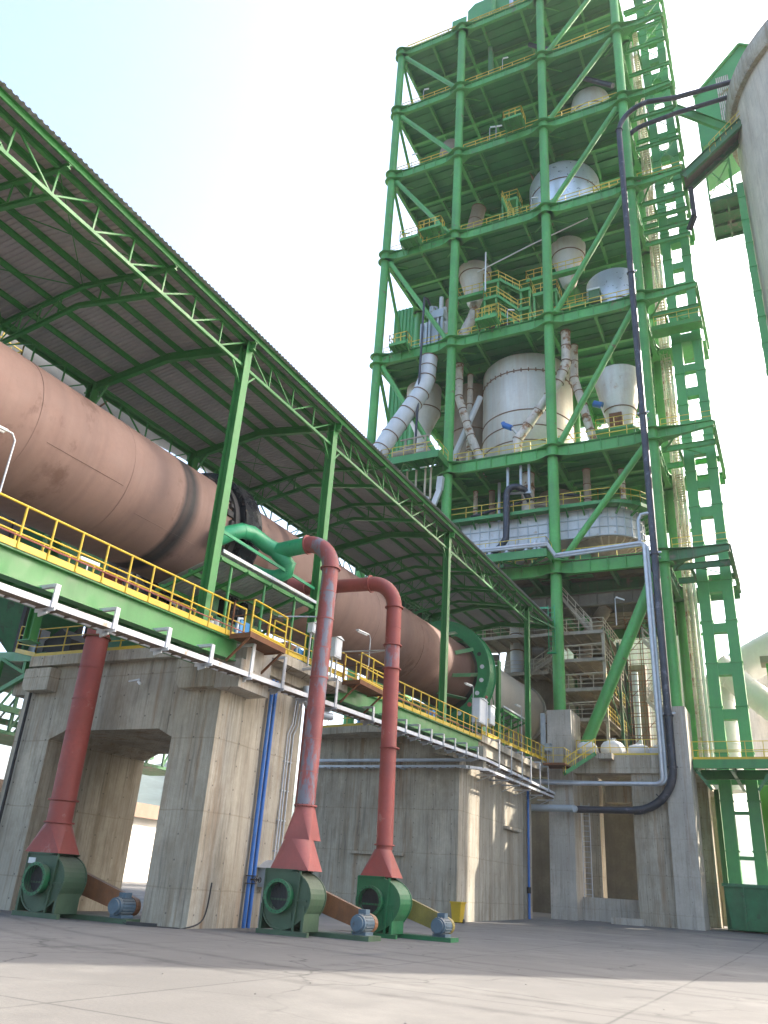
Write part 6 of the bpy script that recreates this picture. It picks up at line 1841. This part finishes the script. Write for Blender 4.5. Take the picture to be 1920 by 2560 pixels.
# trees on the near slope behind the buildings
tree = None
spots = [(-150, 160, 9), (-165, 172, 11), (-142, 175, 10), (-182, 150, 9), (-178, 190, 12), (-158, 200, 11), (-200, 170, 10), (-215, 190, 12), (-136, 190, 9), (-190, 210, 12)]
for k, (x, y, hgt) in enumerate(spots):
    lab = "small dark tree on the slope behind the white building"
    if tree is None:
        tree = thing("tree", lab, "tree", (x, y, 0), "trees behind the yard buildings")
        b = MB(); b.tube([(x, y, 0), (x + .1, y, 3), (x - .1, y + .1, 6)], [.3, .22, .12], 8); b.tube([(x, y, 3), (x + 1.4, y + .6, 5.4)], [.14, .06], 6); b.tube([(x, y, 3.6), (x - 1.3, y - .5, 6)], [.12, .05], 6); b.build("trunk", DARK, tree)
        b = MB()
        for i in range(900):
            a = random.uniform(0, 6.283); u = random.uniform(-1, 1); rr = random.random() ** .4
            cl = random.choice([(0, 0, 6.6, 2.2), (1.5, .5, 5.6, 1.6), (-1.4, -.4, 6.2, 1.7), (.3, -1.2, 5.3, 1.5), (0, .9, 8, 1.5)])
            s = math.sqrt(1 - u * u)
            c = Vector((x + cl[0] + cl[3] * rr * s * math.cos(a), y + cl[1] + cl[3] * rr * s * math.sin(a), cl[2] + cl[3] * rr * u))
            d1 = Vector((random.uniform(-1, 1), random.uniform(-1, 1), random.uniform(-1, 1))).normalized() * .3
            d2 = d1.cross(Vector((random.uniform(-1, 1), random.uniform(-1, 1), random.uniform(-1, 1)))).normalized() * .22
            b.add([c - d1, c + d2, c + d1, c - d2], [(0, 1, 2, 3)])
        b.build("crown", M("leaf_green", (.05, .09, .03), .7, var=.4, scale=.8), tree)
    else:
        c = copy_thing(tree, (x, y, 0), lab, "trees behind the yard buildings")
        c.scale = (hgt / 9, hgt / 9, hgt / 9); c.rotation_euler.z = k * 1.3


# ================================================================ smaller things on the tower
def hook_lamp(x, y, z, lab, h=2.2):
    t = thing("hook_lamp", lab, "lamp", (x, y, z), "hook lamps on the tower railings")
    b = MB(); b.tube([(x, y, z), (x, y, z + h), (x + .25, y - .1, z + h + .1)], .05, 6); b.build("pole", GALV, t)
    b = MB(); b.bar((x + .1, y - .05, z + h + .1), (x + .8, y - .2, z + h - .25), .16, .1); b.build("head", LAMPW, t)
for x, z, h, lab in ((-32.9, 95.5, 2.4, "hook lamp by the pale drum top next to the corner braces"), (-22.0, 95.5, 2.6, "hook lamp at mid width on the second highest railing"),
                     (-23.6, 83.8, 2.6, "hook lamp just beside the small railed balcony box, outer one"), (-22.8, 83.8, 2.4, "hook lamp just beside the small railed balcony box, inner one"),
                     (-34.0, 83.8, 2.6, "hook lamp by the corner column on the third highest railing"), (-34.3, 70.6, 2.6, "hook lamp over the corner balcony on the fourth highest railing"),
                     (-18.6, 70.6, 2.2, "hook lamp in front of the silver drum beside the third column"), (-21.4, 55.7, 2.2, "hook lamp beside the bottom zigzag flight"),
                     (-12.3, 23.0, 2.4, "hook lamp on the topmost stacked dusty platform")):
    hook_lamp(x, 66.25 if z > 30 else 67.7, z, lab, h)
def gantry(lab, x0, x1, y0, y1, z, sides, leg=None):
    t = landing(lab, x0, x1, y0, y1, z, sides, "small railed platforms beside the upper cyclones", leg)
gantry("small railed platform beside the silver drum, next to the balcony stair", -23.2, -21.2, 69.5, 71.5, 77.5, (0, 1, 2), 70.6)
gantry("lower railed step platform beside the silver drum", -22.0, -20.6, 68.3, 69.4, 73.3, (1, 2), 70.6)
gantry("railed platform on the far side of the silver drum by the black pipe", -12.2, -8.6, 68.8, 70.4, 73.4, (0, 1), 70.6)
gantry("small railed platform high behind the second column", -28.9, -26.2, 68.6, 70, 97.7, (0, 1, 2), 95.5)
gantry("small railed platform over the low pale drum by the elevator side", -15.2, -13.2, 69.4, 70.4, 99.6, (0, 1), 95.5)
stair("steep yellow railed stair down to the silver drum", (-22.8, 69.4, 77.5), (-21.6, 68.8, 73.3), .7, None)
pipe("cable_conduit", "thin white conduit strung across above the zigzag stairs", "conduit", [(-25.6, 68.2, 66.2), (-19, 68.1, 68.0), (-12.8, 68.0, 69.4)], .07, WHITEP, False)
pipe("cable_conduit", "thin pale standpipe in front of the zigzag stairs", "conduit", [(-24.4, 67.6, 62.6), (-24.4, 67.6, 68.2)], .09, WHITEP, False)
for k, (x, y, z0, z1, r, lab) in enumerate(((-26.2, 70.5, 28.6, 39.2, .22, "pale drop pipe next to the second column above the panelled duct"), (-24.6, 71, 34, 39.2, .3, "brownish drop pipe above the curved walkway"), (-23.3, 69.4, 34.4, 39.2, .16, "thin drop pipe beside the hooked cable ladder"),
        (-18.0, 69.2, 34.4, 39.2, .12, "thin drop pipe next to the third column above the curved walkway"), (-14.6, 69.5, 34.4, 39.2, .35, "stout rusty drop pipe under the smooth cone hopper"), (-11.5, 70.5, 34.4, 39.2, .28, "rusty drop pipe closest to the fourth column above the curved walkway"))):
    pipe("drop_pipe", lab, "pipe", [(x, y, z0), (x, y, z1)], r, (RUSTW, BROWNS, GALV, GALV, BROWNS, RUSTW)[k], r > .2, "drop pipes over the panelled duct")
pipe("burner_hose", "black hose looping over the curved walkway by the third column", "hose", [(-25.5, 67.4, 34.9), (-23, 67.6, 35.4), (-19.5, 68, 36.2), (-17, 68.2, 36.4), (-14.8, 68, 35.8)], .12, BPIPE, False)
pipe("burner_hose", "brown hose sagging behind the curved walkway railing", "hose", [(-23.8, 68.4, 35.2), (-21.5, 68.2, 34.7), (-19.2, 68.2, 35.6), (-16.5, 68.4, 35.2)], .14, BROWNS, False)
t = thing("pump_skid", "row of small silvery pumps behind the outer deck railing", "pump skid", (-20, 65, 29.1))
b = MB()
for x in (-22.6, -21.0, -19.2, -18.4, -18.0):
    b.cyl((x, 64.6, 29.1), (x, 64.6, 30.0 + .3 * (x > -18.5)), .16, 12); b.cyl((x - .3, 64.7, 29.5), (x + .3, 64.7, 29.5), .1, 10)
b.bar((-23, 64.7, 29.3), (-17.6, 64.7, 29.3), .12); b.build("pumps", GALV, t, False)
t = thing("pipe_skid", "dusty brown pipe frame on the outer deck beside the bending duct", "frame", (-30, 64.2, 40.4))
b = MB()
for x in (-31.6, -30.6, -29.4): b.bar((x, 64.4, 40.4), (x, 64.4, 43.2), .18)
for z in (41.3, 42.2, 43.1): b.bar((-32.2, 64.4, z), (-28.8, 64.4, z + .1), .14)
b.cyl((-32.6, 63.9, 41.0), (-30.4, 63.9, 41.2), .55, 20); b.build("frame", DUSTY, t, False)
for k, (x, y, wx, z0, z1, lab) in enumerate(((-30.5, 80, 6, 40.4, 52, "dark clad bin deep inside the tower behind the bending duct"), (-13, 79, 7, 84, 93.5, "dark duct casing deep behind the round topped cyclone"), (-26, 80, 8, 70.7, 81, "dark duct casing deep behind the small stair by the silver drum"),
        (-13.5, 80, 8, 55.8, 68, "dark duct casing deep behind the silver flat topped tank"), (-25.5, 79.5, 8, 55.8, 67.5, "dark duct casing deep behind the zigzag stairs"), (-22.3, 80, 20, 28.7, 38.8, "dark brown wall of ducts behind the panelled duct"), (-30.6, 80.5, 7, 95.6, 104, "dark casing deep behind the highest railed bay"))):
    t = thing("duct_casing", lab, "duct casing", (x, y, z0), "casings deep inside the tower")
    b = MB(); b.box(x - wx / 2, y, z0, x + wx / 2, y + 5, z1)
    for i in range(int(wx / 1.4)): b.box(x - wx / 2 + .3 + i * 1.4, y - .14, z0, x - wx / 2 + .42 + i * 1.4, y - .001, z1)
    for i in range(int((z1 - z0) / 2)): b.box(x - wx / 2, y - .12, z0 + 1 + 2 * i, x + wx / 2, y - .002, z0 + 1.12 + 2 * i)
    b.build("casing", DUSTD, t, False)
for k, (p, q, r, lab) in enumerate((((-21, 73, 84), (-16.8, 73.2, 92), .9, "slanting brown gas duct high in the tower's middle bay"), ((-24.5, 72.5, 95.8), (-20, 73, 104.5), .8, "slanting brown gas duct under the top floor"), ((-29.5, 73, 70.8), (-27.5, 73.4, 81.5), .9, "steep brown gas duct behind the second column"), ((-32.5, 74.2, 56), (-31, 74, 68), .8, "steep brown gas duct behind the blue-grey pump rack"))):
    pipe("riser_duct", lab, "gas duct", [p, q], r, BROWNS, True, "gas ducts between the cyclones", 22)
# short stair flights and a pale stair tower by the corner column
for k in range(4):
    z = 12 + k * 2.6
    a, c = ((-10.6, 70.2, z + 2.5), (-8.6, 70.2, z)) if k % 2 else ((-8.6, 70.9, z + 2.5), (-10.6, 70.9, z))
    stair(("lowest", "second", "third", "topmost")[k] + " pale flight of the stair behind the silvery pipes", a, c, .6, "pale stair flights behind the silvery pipes", BEIGE, BEIGE)
for li in range(6):
    z = TZ[li + 1] + .7; zt2 = TZ[li] - .4
    n = 3
    for k in range(n):
        za, zb = z + (zt2 - z) * k / n, z + (zt2 - z) * (k + 1) / n
        y0, y1 = (73.2, 75.6) if k % 2 else (75.6, 73.2)
        t = thing("stair_flight", f"{('dim', 'pale', 'dusty')[k]} steep stair flight beside the riser pipes, {('highest', 'second highest', 'third highest', 'fourth highest', 'fifth highest', 'lowest')[li]} storey", "stairs", (-7.0, 74.4, za), "steep stair flights beside the riser pipes")
        b = MB()
        for dx in (0, .55): b.bar((-6.9 + dx, y0, za), (-6.9 + dx, y1, zb), .05, .2); b.bar((-6.9 + dx, y0, za + 1), (-6.9 + dx, y1, zb + 1), .04)
        b.build("stringer", BEIGE, t, False)
        b = MB()
        for i in range(18): f = (i + .5) / 18; b.box(-6.9, y0 + (y1 - y0) * f - .1, za + (zb - za) * f, -6.35, y0 + (y1 - y0) * f + .1, za + (zb - za) * f + .03)
        b.build("treads", BEIGE, t, False)

# ================================================================ yard clutter
for k, (pts, lab) in enumerate((([(-20.9, 23.1, .35), (-20.4, 22.9, .05), (-19.6, 23.0, .02), (-18.6, 23.3, .02), (-18.42, 23.5, .02), (-18.38, 24.4, .3), (-18.38, 24.6, 1.4)], "black cable from the first blower's motor to the pier corner"),
        ([(-13.6, 26.7, .35), (-13.9, 27.6, .04), (-15.2, 28.2, .02), (-17.0, 28.1, .02), (-18.2, 27.9, .05), (-18.3, 27.8, 1.4)], "black cable from the middle blower's motor to the switch box"),
        ([(-12.2, 30.2, .35), (-12.6, 31.2, .04), (-14.2, 31.8, .02), (-16.5, 30.6, .02), (-18.2, 28.4, .04), (-18.25, 28.0, 1.4)], "black cable from the dark green blower's motor to the switch box"))):
    t = thing("power_cable", lab, "cable", pts[0], "power cables on the yard floor")
    P = [Vector(p) for p in pts]; Q = []
    for i in range(len(P) - 1):
        p0, p1, p2, p3 = P[max(i - 1, 0)], P[i], P[i + 1], P[min(i + 2, len(P) - 1)]
        for s in range(6):
            u = s / 6
            Q.append(.5 * ((2 * p1) + (p2 - p0) * u + (2 * p0 - 5 * p1 + 4 * p2 - p3) * u * u + (3 * p1 - p0 - 3 * p2 + p3) * u ** 3))
    b = MB(); b.tube(Q + [P[-1]], .025, 6); b.build("sheath", DARK, t)
st = MB()
for i in range(150):
    z = random.random()
    if z < .5: x, y = random.uniform(-28, -12), random.uniform(21, 34)
    elif z < .8: x, y = random.uniform(-18, -6), random.uniform(38, 64)
    else: x, y = random.uniform(-12, 4), random.uniform(7, 24)
    gz = 0 if y < 36 else .006 * (y - 36) + .02
    s = random.uniform(.008, .026)
    vs = [(x + s * random.uniform(.6, 1.3) * math.cos(a), y + s * random.uniform(.6, 1.3) * math.sin(a), gz) for a in (0, 1.3, 2.5, 3.8, 5)]
    tp = [(x + .5 * (v[0] - x), y + .5 * (v[1] - y), gz + s * random.uniform(.5, .9)) for v in vs]
    st.add(vs + tp, [(k, (k + 1) % 5, 5 + (k + 1) % 5, 5 + k) for k in range(5)] + [(5, 6, 7, 8, 9)])
o = st.build("grit", M("grit_stone", (.15, .14, .125), .9, var=.4, scale=8)); o["kind"] = "stuff"; o["label"] = "loose grit and small stones scattered over the yard floor"
t = thing("timber_offcut", "short dark timber offcut lying by the near pier foot", "timber", (-19.6, 22.9, .05))
b = MB(); b.bar((-20.1, 22.7, .06), (-19.2, 23.1, .06), .12, .1); b.build("plank", DARK, t)
for i, f in enumerate((f1, f2, f3)):       # bolts and a grille on each blower
    cx, cy, gz = f.location
    b = MB()
    for k in range(20):
        a = 2 * math.pi * k / 20
        b.cyl((cx - .05 + .47 * math.cos(a), cy - .475 - .31, gz + 1.15 + .47 * math.sin(a)), (cx - .05 + .47 * math.cos(a), cy - .475 - .28, gz + 1.15 + .47 * math.sin(a)), .016, 6)
    b.build("inlet_bolts", DARK, f, False)
    b = MB()
    for k in range(7):
        xx = -.36 + .12 * k; hh = math.sqrt(max(.01, .41 ** 2 - xx * xx))
        b.bar((cx - .05 + xx, cy - .475 - .29, gz + 1.15 - hh), (cx - .05 + xx, cy - .475 - .29, gz + 1.15 + hh), .012)
    b.build("inlet_grille", DARK, f, False)
    b = MB(); b.box(cx + .1, cy - .505, gz + .45, cx + .42, cy - .49, gz + .72); b.build("cleanout_door", f.children[0].data.materials[0], f)
t = thing("strip_lamp", "loose white strip lamp under the kiln behind the walkway railing", "lamp", (-19.2, 17, 10.2))
b = MB(); b.bar((-19.15, 16.6, 10.25), (-19.15, 17.4, 10.3), .2, .1); b.build("housing", LAMPW, t)
b = MB(); b.bar((-19.15, 17.0, 8.6), (-19.15, 17.0, 10.2), .04); b.build("pole", GALV, t)

# a thing with a single part is that one mesh
for o in list(bpy.data.objects):
    if o.type == 'EMPTY' and o.parent is None and len(o.children) == 1 and not o.children[0].children:
        c = o.children[0]
        c.parent = None
        c.location = o.location
        for k in ("label", "category", "group"):
            if k in o: c[k] = o[k]
        nm = o.name.split('.')[0]
        bpy.data.objects.remove(o)
        c.name = nm

# ================================================================ dusty air
hm = bpy.data.materials.new("dusty_air")
hm.use_nodes = True
hn, hl = hm.node_tree.nodes, hm.node_tree.links
hn.remove(hn["Principled BSDF"])
pv = hn.new("ShaderNodeVolumePrincipled")
pv.inputs["Color"].default_value = (.93, .95, .97, 1)
pv.inputs["Density"].default_value = .00018
pv.inputs["Anisotropy"].default_value = .3
hl.new(pv.outputs[0], hn["Material Output"].inputs["Volume"])
hz = MB(); hz.box(-1490, -55, -4, 1490, 1480, 132)
o = hz.build("haze", hm)
o["kind"] = "stuff"
